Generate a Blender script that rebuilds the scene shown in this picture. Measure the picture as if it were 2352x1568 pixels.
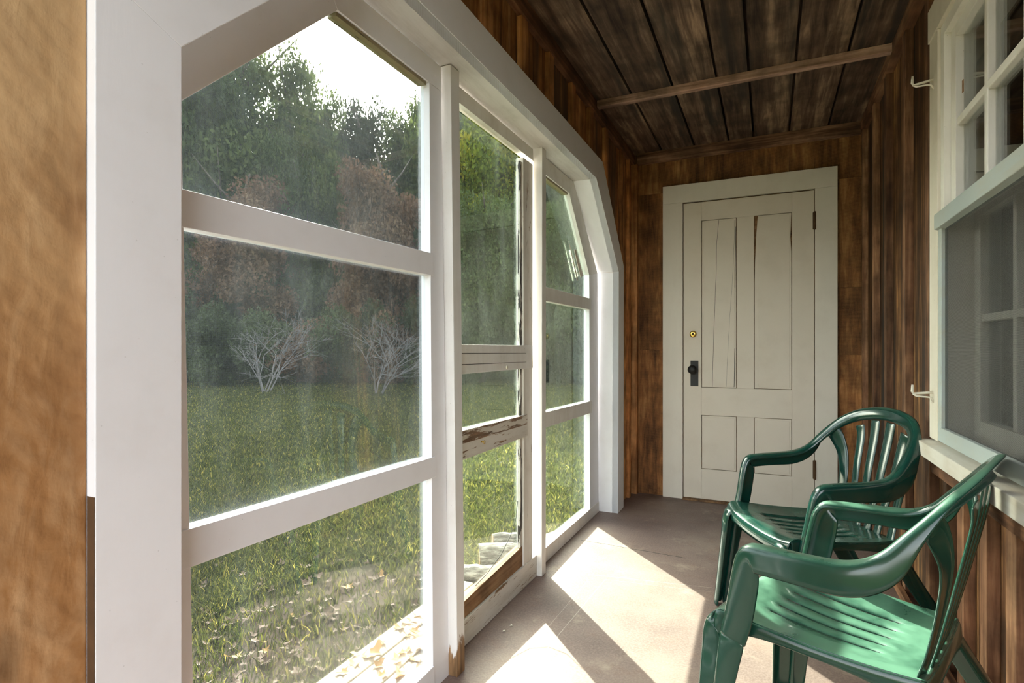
import bpy, bmesh, math, random
import numpy as np
from mathutils import Vector, Matrix
for o in list(bpy.data.objects): bpy.data.objects.remove(o)
S = bpy.context.scene
COL = S.collection
random.seed(7)
# ------------------------------------------------------------------ camera
F = 1265.0; H = 1.04
YAW = math.atan(589/1265); CY, SY = math.cos(YAW), math.sin(YAW)
cam = bpy.data.cameras.new('camera'); co = bpy.data.objects.new('camera', cam); COL.objects.link(co)
co.location = (0, 0, H); co.rotation_euler = (math.pi/2, 0, YAW)
cam.sensor_width = 36; cam.lens = F/2352*36; cam.shift_y = 16/2352; cam.clip_start = .02; cam.clip_end = 400
S.camera = co
# ------------------------------------------------------------------ sky, sun, exposure
SUND = Vector((-.690, .724, .575)).normalized()
W = bpy.data.worlds.new('sky'); S.world = W; W.use_nodes = True
nt = W.node_tree; nt.nodes.clear()
sky = nt.nodes.new('ShaderNodeTexSky'); sky.sky_type = 'NISHITA'; sky.sun_disc = False
sky.sun_elevation = math.asin(SUND.z); sky.sun_rotation = math.atan2(SUND.x, SUND.y)
sky.air_density = 1.0; sky.dust_density = 4.0; sky.ozone_density = 1.0
bg = nt.nodes.new('ShaderNodeBackground'); bg.inputs['Strength'].default_value = .40
wo = nt.nodes.new('ShaderNodeOutputWorld')
hs = nt.nodes.new('ShaderNodeHueSaturation'); hs.inputs['Saturation'].default_value = .40
nt.links.new(sky.outputs[0], hs.inputs['Color']); wm = nt.nodes.new('ShaderNodeMix'); wm.data_type = 'RGBA'; wm.blend_type = 'MULTIPLY'; wm.inputs[0].default_value = 1; wm.inputs[7].default_value = (1, .945, .875, 1)
nt.links.new(hs.outputs[0], wm.inputs[6]); nt.links.new(wm.outputs[2], bg.inputs[0]); nt.links.new(bg.outputs[0], wo.inputs[0])
sl = bpy.data.lights.new('sun', 'SUN'); so = bpy.data.objects.new('sun', sl); COL.objects.link(so)
sl.energy = 8.5; sl.angle = .0093; sl.color = (1, .93, .82)
so.rotation_euler = (-SUND).to_track_quat('-Z', 'Y').to_euler(); so.location = SUND*40
S.view_settings.view_transform = 'Standard'; S.view_settings.look = 'None'
S.view_settings.gamma = 1; S.view_settings.use_curve_mapping = False
S.view_settings.exposure = 2.3

# ------------------------------------------------------------------ helpers
def ray(px, py):
    u = (px-1176)/F; v = (800-py)/F
    return (u*CY-SY, u*SY+CY, v)
def onX(px, py, X):
    r = ray(px, py); d = X/r[0]; return (r[1]*d, H+r[2]*d)          # (Y, z)
def onY(px, py, Y):
    r = ray(px, py); d = Y/r[1]; return (r[0]*d, H+r[2]*d)          # (X, z)
def onZ(px, py, z):
    r = ray(px, py); d = (z-H)/r[2]; return (r[0]*d, r[1]*d)        # (X, Y)
def onP(px, py, a, b):                                              # plane X = a + b*z
    r = ray(px, py); d = (a+H*b)/(r[0]-b*r[2]); return (r[1]*d, H+r[2]*d)
def atD(px, D, z=0.0):
    r = ray(px, 800); return (r[0]*D, r[1]*D, z)

class MB:
    def __init__(s): s.v = []; s.f = []; s.r = []; s.cur = 0.5
    def seed(s, r=None): s.cur = random.random() if r is None else r; return s
    def add(s, vs, fs):
        n = len(s.v); s.v += [tuple(v) for v in vs]; s.r += [s.cur]*len(vs)
        s.f += [tuple(i+n for i in f) for f in fs]; return s
    def box(s, x0, x1, y0, y1, z0, z1):
        return s.hexa([(x0,y0,z0),(x1,y0,z0),(x1,y1,z0),(x0,y1,z0),(x0,y0,z1),(x1,y0,z1),(x1,y1,z1),(x0,y1,z1)])
    def hexa(s, p):
        return s.add(p, [(0,3,2,1),(4,5,6,7),(0,1,5,4),(1,2,6,5),(2,3,7,6),(3,0,4,7)])
    def prism(s, A, B):
        n = len(A)
        return s.add(list(A)+list(B), [tuple(range(n))[::-1], tuple(range(n, 2*n))]+[(i,(i+1)%n,n+(i+1)%n,n+i) for i in range(n)])
    def yz(s, poly, x0, x1):       # polygon in the (Y,z) plane, thickness along X; x may be function of z
        f0 = x0 if callable(x0) else (lambda z: x0); f1 = x1 if callable(x1) else (lambda z: x1)
        return s.prism([(f0(z), y, z) for y, z in poly], [(f1(z), y, z) for y, z in poly])
    def xz(s, poly, y0, y1):
        return s.prism([(x, y0, z) for x, z in poly], [(x, y1, z) for x, z in poly])
    def tube(s, pts, rad, n=10, cap=True):
        pts = [Vector(p) for p in pts]; R = rad if isinstance(rad, (list, tuple)) else [rad]*len(pts)
        rings = []; prev = None
        for i, p in enumerate(pts):
            t = (pts[min(i+1, len(pts)-1)]-pts[max(i-1, 0)]).normalized()
            if prev is None:
                a = Vector((0,0,1)) if abs(t.z) < .9 else Vector((1,0,0))
                prev = t.cross(a).normalized()
            prev = (prev-t*prev.dot(t)).normalized(); b = t.cross(prev)
            rings.append([p+(prev*math.cos(2*math.pi*k/n)+b*math.sin(2*math.pi*k/n))*R[i] for k in range(n)])
        vs = [v for r in rings for v in r]; fs = []
        for i in range(len(rings)-1):
            for k in range(n):
                fs.append((i*n+k, i*n+(k+1)%n, (i+1)*n+(k+1)%n, (i+1)*n+k))
        if cap: fs += [tuple(range(n))[::-1], tuple((len(rings)-1)*n+k for k in range(n))]
        return s.add(vs, fs)
    def build(s, name, mat, parent=None, bev=0, smooth=False, loc=None):
        me = bpy.data.meshes.new(name)
        vs = s.v if loc is None else [(v[0]-loc[0], v[1]-loc[1], v[2]-loc[2]) for v in s.v]
        me.from_pydata(vs, [], s.f); me.update()
        bm = bmesh.new(); bm.from_mesh(me); bmesh.ops.recalc_face_normals(bm, faces=bm.faces[:]); bm.to_mesh(me); bm.free()
        at = me.attributes.new('rnd', 'FLOAT', 'POINT'); at.data.foreach_set('value', s.r)
        o = bpy.data.objects.new(name, me); COL.objects.link(o); me.materials.append(mat)
        if loc is not None: o.location = loc
        if parent is not None: o.parent = parent
        if smooth:
            for p in me.polygons: p.use_smooth = True
        if bev:
            m = o.modifiers.new('bevel', 'BEVEL'); m.width = bev; m.segments = 2; m.limit_method = 'ANGLE'; m.angle_limit = .6
        return o
def tag(o, label=None, cat=None, group=None, kind=None):
    if label: o['label'] = label
    if cat: o['category'] = cat
    if group: o['group'] = group
    if kind: o['kind'] = kind
    return o
def empty(name, loc=(0,0,0), rz=0):
    o = bpy.data.objects.new(name, None); o.empty_display_size = .05; COL.objects.link(o); o.location = loc; o.rotation_euler = (0,0,rz); return o
def struct(o, label, cat='trim'): return tag(o, label, cat, kind='structure')
def copy_tree(o, parent=None):
    c = o.copy(); COL.objects.link(c); c.parent = parent
    for ch in o.children: copy_tree(ch, c)
    return c

# ------------------------------------------------------------------ materials
class G:
    def __init__(s, name):
        s.m = bpy.data.materials.new(name); s.m.use_nodes = True; s.t = s.m.node_tree; s.t.nodes.clear()
        s.out = s.n('ShaderNodeOutputMaterial')
    def n(s, k, **kw):
        x = s.t.nodes.new(k)
        for a, b in kw.items(): setattr(x, a, b)
        return x
    def set(s, inp, v):
        if isinstance(v, bpy.types.NodeSocket): s.t.links.new(v, inp)
        elif v is not None:
            if isinstance(v, tuple) and len(v) == 3 and inp.type == 'RGBA': v = (*v, 1)
            inp.default_value = v
    def coord(s, kind='Object'): return s.n('ShaderNodeTexCoord').outputs[kind]
    def pos(s): return s.n('ShaderNodeNewGeometry').outputs['Position']
    def attr(s, nm='rnd'):
        a = s.n('ShaderNodeAttribute'); a.attribute_name = nm; return a.outputs['Fac']
    def mapv(s, v, sc=(1,1,1), rot=(0,0,0), loc=(0,0,0)):
        m = s.n('ShaderNodeMapping'); s.set(m.inputs['Vector'], v); m.inputs['Scale'].default_value = sc; m.inputs['Rotation'].default_value = rot; m.inputs['Location'].default_value = loc
        return m.outputs[0]
    def noise(s, v, scale, detail=4, rough=.55, w=None, dist=0):
        x = s.n('ShaderNodeTexNoise'); x.noise_dimensions = '4D' if w is not None else '3D'
        s.set(x.inputs['Vector'], v)
        if w is not None: s.set(x.inputs['W'], w)
        x.inputs['Scale'].default_value = scale; x.inputs['Detail'].default_value = detail; x.inputs['Roughness'].default_value = rough; x.inputs['Distortion'].default_value = dist
        return x.outputs['Fac']
    def vor(s, v, scale, feat='F1', out='Distance'):
        x = s.n('ShaderNodeTexVoronoi', feature=feat); s.set(x.inputs['Vector'], v); x.inputs['Scale'].default_value = scale
        return x.outputs[out]
    def ma(s, op, a, b=0.0, c=None, clamp=False):
        x = s.n('ShaderNodeMath', operation=op, use_clamp=clamp); s.set(x.inputs[0], a); s.set(x.inputs[1], b)
        if c is not None: s.set(x.inputs[2], c)
        return x.outputs[0]
    def step(s, v, a, b, lo=0.0, hi=1.0):
        x = s.n('ShaderNodeMapRange', interpolation_type='SMOOTHSTEP'); s.set(x.inputs[0], v)
        x.inputs[1].default_value = a; x.inputs[2].default_value = b; x.inputs[3].default_value = lo; x.inputs[4].default_value = hi
        return x.outputs[0]
    def ramp(s, v, stops):
        x = s.n('ShaderNodeValToRGB'); s.set(x.inputs[0], v); e = x.color_ramp.elements
        while len(e) < len(stops): e.new(.5)
        for q, (p, c) in zip(e, stops): q.position = p; q.color = (*c, 1)
        return x.outputs[0]
    def mix(s, f, a, b, mode='MIX'):
        x = s.n('ShaderNodeMix', data_type='RGBA', blend_type=mode); s.set(x.inputs[0], f); s.set(x.inputs[6], a); s.set(x.inputs[7], b)
        return x.outputs[2]
    def xyz(s, v):
        x = s.n('ShaderNodeSeparateXYZ'); s.set(x.inputs[0], v); return x.outputs
    def bump(s, h, strength=.3, dist=.002):
        x = s.n('ShaderNodeBump'); s.set(x.inputs['Height'], h); x.inputs['Strength'].default_value = strength; x.inputs['Distance'].default_value = dist
        return x.outputs[0]
    def pbr(s, col, rough=.6, nrm=None, metal=0, spec=.5, coat=0, sub=0):
        x = s.n('ShaderNodeBsdfPrincipled'); s.set(x.inputs['Base Color'], col); s.set(x.inputs['Roughness'], rough); x.inputs['Metallic'].default_value = metal
        x.inputs['Specular IOR Level'].default_value = spec; x.inputs['Coat Weight'].default_value = coat; x.inputs['Coat Roughness'].default_value = .08
        if nrm is not None: s.set(x.inputs['Normal'], nrm)
        return x.outputs[0]
    def end(s, sh): s.t.links.new(sh, s.out.inputs['Surface']); return s.m

def wood(name, cols, axis='z', grain=34, stretch=16, rough=.75, saw=None, knots=True, stain=None, tonevar=.5, dark=.0, blot=1.0, top_tint=None):
    g = G(name); c = g.coord(); r = g.attr()
    st = {'x': (1/stretch, 1, 1), 'y': (1, 1/stretch, 1), 'z': (1, 1, 1/stretch)}[axis]
    w = g.ma('MULTIPLY', r, 43.0)
    vc = g.mapv(c, st)
    n1 = g.noise(vc, grain, 7, .62, w, .6)
    n2 = g.noise(vc, grain*.22, 3, .5, w, .3)
    n3 = g.noise(c, 5.5, 5, .6, w)
    base = g.ramp(g.ma('ADD', g.ma('MULTIPLY', n1, .55), g.ma('MULTIPLY', n2, .45)), [(.37, cols[0]), (.5, cols[1]), (.63, cols[2])])
    tone = g.ma('ADD', g.ma('MULTIPLY', g.ma('FRACT', g.ma('MULTIPLY', r, 7.3)), tonevar), 1-tonevar*.5)
    blot = g.step(n3, .3, .72, 1-.55*blot, 1+.3*blot)
    tone = g.ma('MULTIPLY', tone, blot)
    base = g.mix(1.0, base, g.n_rgb(tone) if hasattr(g, 'n_rgb') else comb(g, tone), 'MULTIPLY')
    if top_tint:  # blends to this colour towards the top, border broken up by noise
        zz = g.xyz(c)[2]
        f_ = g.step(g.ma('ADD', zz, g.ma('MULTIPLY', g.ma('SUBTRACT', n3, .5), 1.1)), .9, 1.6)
        base = g.mix(g.ma('MULTIPLY', f_, .6), base, top_tint)
    if stain:
        n4 = g.noise(g.mapv(c, st), 7, 4, .6, g.ma('MULTIPLY', r, 91.0))
        base = g.mix(g.step(n4, .50, .66), base, stain)
    h = n1
    if knots:
        kv = {'x': (.35, 1, 1), 'y': (1, .35, 1), 'z': (1, 1, .35)}[axis]
        x = g.n('ShaderNodeTexVoronoi', feature='F1', voronoi_dimensions='4D'); g.set(x.inputs['Vector'], g.mapv(c, kv)); g.set(x.inputs['W'], w); x.inputs['Scale'].default_value = 5.0
        k = g.step(x.outputs['Distance'], .05, .14, 1, 0)
        base = g.mix(g.ma('MULTIPLY', k, .75), base, tuple(q*.35 for q in cols[0]))
    if saw:
        ang, freq, amt = saw
        sv = g.mapv(c, (1, 1, 1), (ang, 0, 0))
        wv = g.n('ShaderNodeTexWave', wave_type='BANDS', bands_direction='Z'); g.set(wv.inputs['Vector'], sv); wv.inputs['Scale'].default_value = freq; wv.inputs['Distortion'].default_value = 3; wv.inputs['Detail'].default_value = 3; wv.inputs['Detail Scale'].default_value = 4
        base = g.mix(g.ma('MULTIPLY', wv.outputs['Fac'], amt), base, tuple(min(1, q*1.7) for q in cols[2]))
        h = g.ma('ADD', h, g.ma('MULTIPLY', wv.outputs['Fac'], .5))
    return g.end(g.pbr(base, rough, g.bump(h, .5, .003), spec=.3))
def comb(g, v):
    x = g.n('ShaderNodeCombineColor'); g.set(x.inputs[0], v); g.set(x.inputs[1], v); g.set(x.inputs[2], v); return x.outputs[0]

def paint(name, col=(.80,.79,.76), dirt=.12, peel=0.0, peelz=None, rough=.45, axis='z', under=(.23,.13,.06), dirtcol=(.35,.27,.17), grime=0.0):
    g = G(name); c = g.coord(); r = g.attr()
    st = {'x': (.12, 1, 1), 'y': (1, .12, 1), 'z': (1, 1, .12)}[axis]
    w = g.ma('MULTIPLY', r, 31.0)
    n1 = g.noise(g.mapv(c, st), 60, 6, .6, w); n2 = g.noise(c, 6, 5, .6, w)
    base = g.mix(g.step(n2, .45, .8, 0, dirt*2.2), col, dirtcol)
    sp = g.vor(c, 38); base = g.mix(g.step(sp, .03, .055, .7*min(1, dirt*5), 0), base, (.10,.08,.06))
    if grime:
        n3 = g.noise(g.mapv(c, st), 16, 6, .7, w)
        base = g.mix(g.ma('MULTIPLY', g.step(n3, .42, .7), grime), base, dirtcol)
    h = n1
    if peel or peelz:
        n4 = g.noise(g.mapv(c, st), 42, 8, .7, w, 1.0)
        if peelz:
            z = g.xyz(c)[2]
            thr = g.step(z, peelz[0], peelz[1], peelz[2], .85)
            m = g.step(g.ma('SUBTRACT', n4, thr), -.01, .02)
        else: m = g.step(n4, .74-peel*.32, .76-peel*.32)
        ud = g.ramp(n1, [(.3, tuple(q*.35 for q in under)), (.55, under), (.75, tuple(q*2 for q in under))])
        base = g.mix(m, base, ud); h = g.ma('SUBTRACT', n1, g.ma('MULTIPLY', m, 1.5))
    return g.end(g.pbr(base, rough, g.bump(h, .25, .0015), spec=.35))

def plain(name, col, rough=.5, metal=0, noise=0, spec=.5):
    g = G(name)
    c = col
    if noise: c = g.mix(g.noise(g.coord(), 30, 4), tuple(q*(1-noise) for q in col), tuple(min(1, q*(1+noise)) for q in col))
    return g.end(g.pbr(c, rough, metal=metal, spec=spec))

def glass(name, dirt=.05, refl=.5,  tint=(.90,.95,.93), streak=.1, blue=(.75,.85,.85), edge=None):
    g = G(name); c = g.coord(); 
    tr = g.n('ShaderNodeBsdfTransparent'); g.set(tr.inputs[0], tint)
    gl = g.n('ShaderNodeBsdfGlossy'); gl.inputs['Roughness'].default_value = .01; g.set(gl.inputs[0], (1., 1., 1.))
    fr = g.n('ShaderNodeFresnel'); fr.inputs['IOR'].default_value = 1.35
    m1 = g.n('ShaderNodeMixShader'); g.set(m1.inputs[0], g.ma('MULTIPLY', fr.outputs[0], refl)); g.t.links.new(tr.outputs[0], m1.inputs[1]); g.t.links.new(gl.outputs[0], m1.inputs[2])
    df = g.n('ShaderNodeBsdfDiffuse'); g.set(df.inputs[0], blue); tl = g.n('ShaderNodeBsdfTranslucent'); g.set(tl.inputs[0], blue)
    m2 = g.n('ShaderNodeMixShader'); m2.inputs[0].default_value = .6; g.t.links.new(df.outputs[0], m2.inputs[1]); g.t.links.new(tl.outputs[0], m2.inputs[2])
    n1 = g.noise(g.mapv(c, (1, 1, .25)), 9, 6, .7); n2 = g.noise(c, 3.0, 4, .6); sp = g.vor(c, 55)
    f = g.ma('ADD', g.step(n1, .48, .75, 0, streak), g.step(n2, .35, .75, dirt*.4, dirt*1.6))
    f = g.ma('ADD', f, g.step(sp, .02, .05, .12 if dirt > .005 else .04, 0), clamp=True)
    m3 = g.n('ShaderNodeMixShader'); g.set(m3.inputs[0], f); g.t.links.new(m1.outputs[0], m3.inputs[1]); g.t.links.new(m2.outputs[0], m3.inputs[2])
    return g.end(m3.outputs[0])
def mesh_screen(name, pitch=.0017, wire=.16, col=(.13,.14,.15)):
    g = G(name); x, y, z = g.xyz(g.coord())
    wob = g.ma('MULTIPLY', g.noise(g.coord(), 7, 3), .006)
    a = g.ma('LESS_THAN', g.ma('FRACT', g.ma('DIVIDE', g.ma('ADD', y, wob), pitch)), wire)
    b = g.ma('LESS_THAN', g.ma('FRACT', g.ma('DIVIDE', g.ma('ADD', z, wob), pitch)), wire)
    m = g.ma('MAXIMUM', a, b)
    tr = g.n('ShaderNodeBsdfTransparent'); p = g.pbr(col, .5, metal=.3)
    mx = g.n('ShaderNodeMixShader'); g.set(mx.inputs[0], m); g.t.links.new(tr.outputs[0], mx.inputs[1]); g.t.links.new(p, mx.inputs[2])
    return g.end(mx.outputs[0])
def leafmat(name, a, b, c3, trans=.45, rough=.6):
    g = G(name); r = g.attr()
    col = g.ramp(r, [(0, a), (.5, b), (1, c3)])
    d = g.pbr(col, rough, spec=.3); tl = g.n('ShaderNodeBsdfTranslucent'); g.set(tl.inputs[0], col)
    mx = g.n('ShaderNodeMixShader'); mx.inputs[0].default_value = trans; g.t.links.new(d, mx.inputs[1]); g.t.links.new(tl.outputs[0], mx.inputs[2])
    return g.end(mx.outputs[0])

M = {}
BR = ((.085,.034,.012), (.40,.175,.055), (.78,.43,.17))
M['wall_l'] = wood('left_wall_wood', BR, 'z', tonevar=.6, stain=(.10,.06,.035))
M['wall_near'] = wood('near_board_wood', ((.20,.085,.026), (.37,.18,.065), (.52,.31,.15)), 'z', grain=30, stretch=3.5, saw=(math.radians(50), 11, .04), tonevar=.1, blot=.45, top_tint=(.62,.43,.22))
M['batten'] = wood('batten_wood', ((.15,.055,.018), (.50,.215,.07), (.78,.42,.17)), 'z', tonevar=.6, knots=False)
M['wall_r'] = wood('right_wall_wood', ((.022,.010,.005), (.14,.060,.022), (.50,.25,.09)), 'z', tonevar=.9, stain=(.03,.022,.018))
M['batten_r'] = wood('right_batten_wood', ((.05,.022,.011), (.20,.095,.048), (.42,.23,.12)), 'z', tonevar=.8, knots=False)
M['wall_e'] = wood('end_wall_wood', ((.065,.025,.009), (.22,.092,.030), (.42,.21,.075)), 'z', stretch=7, tonevar=.5, saw=(0, 40, .10))
M['ceil'] = wood('ceiling_wood', ((.035,.020,.013), (.13,.08,.052), (.36,.24,.15)), 'y', grain=34, stretch=13, tonevar=.45, stain=(.03,.024,.02))
M['ceilbar'] = wood('ceiling_strip_wood', ((.22,.12,.08), (.58,.36,.26), (.78,.54,.42)), 'x', tonevar=.3, knots=False)
M['plate'] = wood('plate_wood', ((.05,.022,.011), (.20,.09,.042), (.36,.19,.10)), 'y', tonevar=.3, knots=False)
M['ledger'] = wood('ledger_wood', ((.10,.045,.022), (.32,.17,.10), (.50,.31,.20)), 'x', tonevar=.2)
M['white'] = paint('white_paint', (.86,.86,.885), .05)
M['white_dirty'] = paint('dirty_white_paint', (.81,.80,.77), .16, grime=.16)
M['soffit'] = paint('grimy_soffit_paint', (.66,.64,.60), .15, axis='y', grime=.35, dirtcol=(.22,.19,.15))
M['peel'] = paint('peeling_white_paint', (.70,.67,.61), .15, peel=.52, axis='y', grime=.35)
M['peel_heavy'] = paint('bare_peeled_rail', (.66,.62,.54), .2, peel=.80, axis='y', grime=.4, under=(.22,.13,.075))
M['peel_dark'] = paint('blackened_putty', (.62,.60,.54), .3, peel=.72, axis='z', grime=.5, under=(.045,.035,.03))
M['peel_z'] = paint('peeling_stile_paint', (.72,.69,.63), .15, peel=.40, axis='z', grime=.3)
M['post'] = paint('post_paint', (.78,.77,.74), .10, peelz=(.0, .26, .34), grime=.12, under=(.26,.15,.07))
M['post2'] = paint('second_post_paint', (.78,.77,.74), .10, peelz=(-.1, .06, .45), grime=.12)
M['frame_mould'] = paint('mildewed_edge_paint', (.28,.24,.13), .3, peel=.4, axis='y', under=(.10,.07,.03))
M['cream'] = paint('cream_door_paint', (.72,.64,.54), .07)
M['cream_trim'] = paint('cream_trim_paint', (.76,.70,.61), .07, grime=.06)
M['casing'] = paint('cream_window_paint', (.70,.64,.53), .12, grime=.10)
M['sash'] = paint('white_sash_paint', (.78,.75,.68), .10, peel=.06, grime=.12)
M['storm'] = paint('blue_grey_storm_paint', (.40,.45,.43), .16, grime=.5, dirtcol=(.42,.36,.25), axis='y')
M['sill'] = paint('weathered_sill_paint', (.66,.62,.54), .2, peel=.22, axis='y', grime=.45, dirtcol=(.40,.29,.17))
M['glass1'] = glass('dirty_glass', .005, .3, (.86,.91,.92), .008)
M['glass2'] = glass('clear_glass', .003, .4, (.86,.93,.90), .006)
M['glassw'] = glass('window_glass', .002, .5, (.9,.92,.92), .002)
M['screen'] = mesh_screen('insect_screen', .0021, .20, (.07,.075,.09))
M['screen2'] = mesh_screen('storm_screen', .0018, .38, (.035,.035,.035))
M['dark'] = plain('dark_gap', (.012,.009,.007), .9)
M['brownraw'] = wood('raw_brown_wood', ((.10,.05,.02), (.26,.14,.065), (.40,.25,.13)), 'y', tonevar=.1)
M['black'] = plain('black_iron', (.012,.011,.011), .45, .3, .2)
M['brass'] = plain('brass', (.75,.52,.14), .25, 1, .1)
M['rust'] = plain('rusty_hinge', (.10,.05,.02), .8, .2, .5)
M['hook'] = plain('hook_paint', (.68,.63,.52), .5, 0, .1)
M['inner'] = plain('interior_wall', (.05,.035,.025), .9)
M['bark'] = wood('tree_bark', ((.03,.022,.016), (.09,.07,.055), (.17,.14,.11)), 'z', stretch=4, knots=False)
M['plastic_clear'] = glass('clear_plastic', .15, .8, (.9,.92,.92), .2)

# plastic chair
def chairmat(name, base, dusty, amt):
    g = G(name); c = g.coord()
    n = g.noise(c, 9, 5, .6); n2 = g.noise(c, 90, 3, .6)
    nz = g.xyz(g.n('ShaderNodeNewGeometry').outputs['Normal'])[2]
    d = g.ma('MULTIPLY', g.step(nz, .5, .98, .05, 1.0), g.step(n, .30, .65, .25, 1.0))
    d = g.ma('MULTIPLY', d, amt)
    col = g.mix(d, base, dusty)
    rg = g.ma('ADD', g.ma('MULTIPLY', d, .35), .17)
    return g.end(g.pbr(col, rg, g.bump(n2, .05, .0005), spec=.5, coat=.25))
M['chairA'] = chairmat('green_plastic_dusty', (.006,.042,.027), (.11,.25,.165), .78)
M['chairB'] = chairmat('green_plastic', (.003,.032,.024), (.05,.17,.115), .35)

# concrete floor
g = G('concrete_floor'); c = g.coord(); x, y, z = g.xyz(c)
n1 = g.noise(c, 2.2, 6, .6); n2 = g.noise(c, 10, 6, .7); n3 = g.noise(c, 130, 4, .7)
col = g.ramp(n1, [(.32, (.130,.083,.073)), (.5, (.188,.130,.112)), (.68, (.26,.19,.153))])
col = g.mix(g.step(n2, .50, .72, 0, .55), col, (.18,.10,.075))
col = g.mix(g.step(g.noise(g.mapv(c, (1,1,1), (0,0,0), (9,3,0)), 5, 5, .7), .55, .72, 0, .5), col, (.44,.35,.26))
col = g.mix(g.step(n3, .35, .7, 0, .22), col, (.50,.40,.33))
def line(x0, y0, x1, y1, w, wob=.0):
    L = math.hypot(x1-x0, y1-y0); dx, dy = (x1-x0)/L, (y1-y0)/L
    ax = g.ma('SUBTRACT', x, x0); ay = g.ma('SUBTRACT', y, y0)
    t = g.ma('ADD', g.ma('MULTIPLY', ax, dx), g.ma('MULTIPLY', ay, dy))
    q = g.ma('ADD', g.ma('MULTIPLY', ax, -dy), g.ma('MULTIPLY', ay, dx))
    q = g.ma('ADD', q, g.ma('MULTIPLY', g.ma('SUBTRACT', n2, .5), wob))
    m = g.step(g.ma('ABSOLUTE', q), w*.6, w, 1, 0)
    m = g.ma('MULTIPLY', m, g.ma('MULTIPLY', g.ma('GREATER_THAN', t, 0), g.ma('LESS_THAN', t, L)))
    return m
def fl(a, b): return onZ(a, b, 0)
for (p, q, w, wob, cc, am) in [((1335,1240),(1575,1281),.0035,.02,(.012,.009,.007),1),
        ((1390,1330),(1190,1568),.0016,.006,(.50,.42,.35),.6), ((1352,1330),(1150,1568),.0014,.006,(.48,.40,.33),.5),
        ((1350,1318),(1640,1350),.0016,.01,(.50,.42,.35),.6), ((1390,1330),(1660,1362),.0014,.01,(.50,.42,.35),.4)]:
    a_, b_ = fl(*p), fl(*q)
    col = g.mix(g.ma('MULTIPLY', line(*a_, *b_, w, wob), am), col, cc)
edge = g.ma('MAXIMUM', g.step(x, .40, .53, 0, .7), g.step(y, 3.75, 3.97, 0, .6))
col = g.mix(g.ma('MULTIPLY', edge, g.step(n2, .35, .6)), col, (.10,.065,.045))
dots = g.vor(c, 14); col = g.mix(g.step(dots, .012, .03, .6, 0), col, (.10,.07,.05))
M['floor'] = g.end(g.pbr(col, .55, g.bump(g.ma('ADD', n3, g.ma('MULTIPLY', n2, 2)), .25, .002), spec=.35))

# lawn
g = G('lawn_ground'); c = g.coord()
n1 = g.noise(c, .35, 5, .6); n2 = g.noise(c, 4, 6, .7); n3 = g.noise(c, 40, 5, .7)
col = g.ramp(n3, [(.3, (.016,.022,.007)), (.5, (.040,.050,.014)), (.7, (.08,.085,.03))])
col = g.mix(g.step(n1, .4, .7, 0, .5), col, (.05,.048,.02))
x, y, z = g.xyz(c)
dd = g.ma('ADD', g.ma('POWER', g.ma('SUBTRACT', x, -1.75), 2.0), g.ma('MULTIPLY', g.ma('POWER', g.ma('SUBTRACT', y, 1.75), 2.0), .4))
dirtm = g.ma('MAXIMUM', g.step(g.ma('ADD', dd, g.ma('MULTIPLY', n2, .5)), .30, .55, .9, 0), g.step(n2, .56, .70, 0, .7))
col = g.mix(dirtm, col, (.085,.066,.052))
M['lawn'] = g.end(g.pbr(col, .9, g.bump(n3, .5, .02), spec=0))
M['grass'] = leafmat('grass_blades', (.018,.024,.006), (.072,.085,.016), (.36,.30,.07), .5)
M['leaf_dark'] = leafmat('dark_green_leaves', (.016,.024,.008), (.045,.062,.019), (.09,.11,.036), .35)
M['leaf_green'] = leafmat('green_leaves', (.028,.046,.012), (.075,.105,.027), (.15,.18,.05), .45)
M['leaf_yellow'] = leafmat('yellow_leaves', (.05,.08,.008), (.16,.19,.015), (.45,.38,.03), .55)
M['leaf_brown'] = leafmat('russet_leaves', (.08,.042,.022), (.19,.105,.060), (.27,.18,.10), .4)
M['dry_leaf'] = leafmat('dry_leaves', (.30,.17,.06), (.48,.30,.12), (.66,.48,.26), .25, .7)
M['dry_leaf2'] = leafmat('pale_dry_leaves', (.12,.080,.055), (.20,.145,.105), (.31,.24,.18), .2, .8)
M['twig'] = plain('bare_twigs', (.17,.155,.15), .9, 0, .2)
g = G('birch_bark'); c = g.coord()
n = g.noise(g.mapv(c, (1.5, 6, 6)), 9, 7, .7)
M['log'] = g.end(g.pbr(g.ramp(n, [(.35, (.025,.022,.02)), (.5, (.12,.11,.10)), (.62, (.34,.32,.29))]), .9, g.bump(n, .8, .01), spec=.2))
M['logend'] = plain('log_end', (.45,.22,.10), .9, 0, .35)
M['plank'] = wood('grey_plank', ((.07,.06,.05), (.17,.15,.13), (.28,.26,.22)), 'y', knots=False)
M['deck'] = wood('deck_boards', ((.20,.16,.11), (.36,.30,.22), (.50,.43,.33)), 'y', knots=False, tonevar=.15)

# ------------------------------------------------------------------ ground and structure
def ground():
    n = 60; vs = []; fs = []
    xs = [-90+ (160*i/n) for i in range(n+1)]; ys = [-40+(160*i/n) for i in range(n+1)]
    for yy in ys:
        for xx in xs:
            d = math.hypot(xx, yy); vs.append((xx, yy, -.15+max(0, d-22)*.035))
    for j in range(n):
        for i in range(n):
            a = j*(n+1)+i; fs.append((a, a+1, a+n+2, a+n+1))
    b = MB(); b.add(vs, fs); o = b.build('ground', M['lawn'], smooth=True)
    struct(o, 'shaded green lawn with bare dirt patches outside the glass wall', 'lawn')
ground()
b = MB(); b.box(-1.02, .62, -.6, 4.1, -.14, 0); o = b.build('floor', M['floor']); struct(o, 'worn brownish concrete porch floor with a dark crack and sunlit patches', 'floor')

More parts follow.
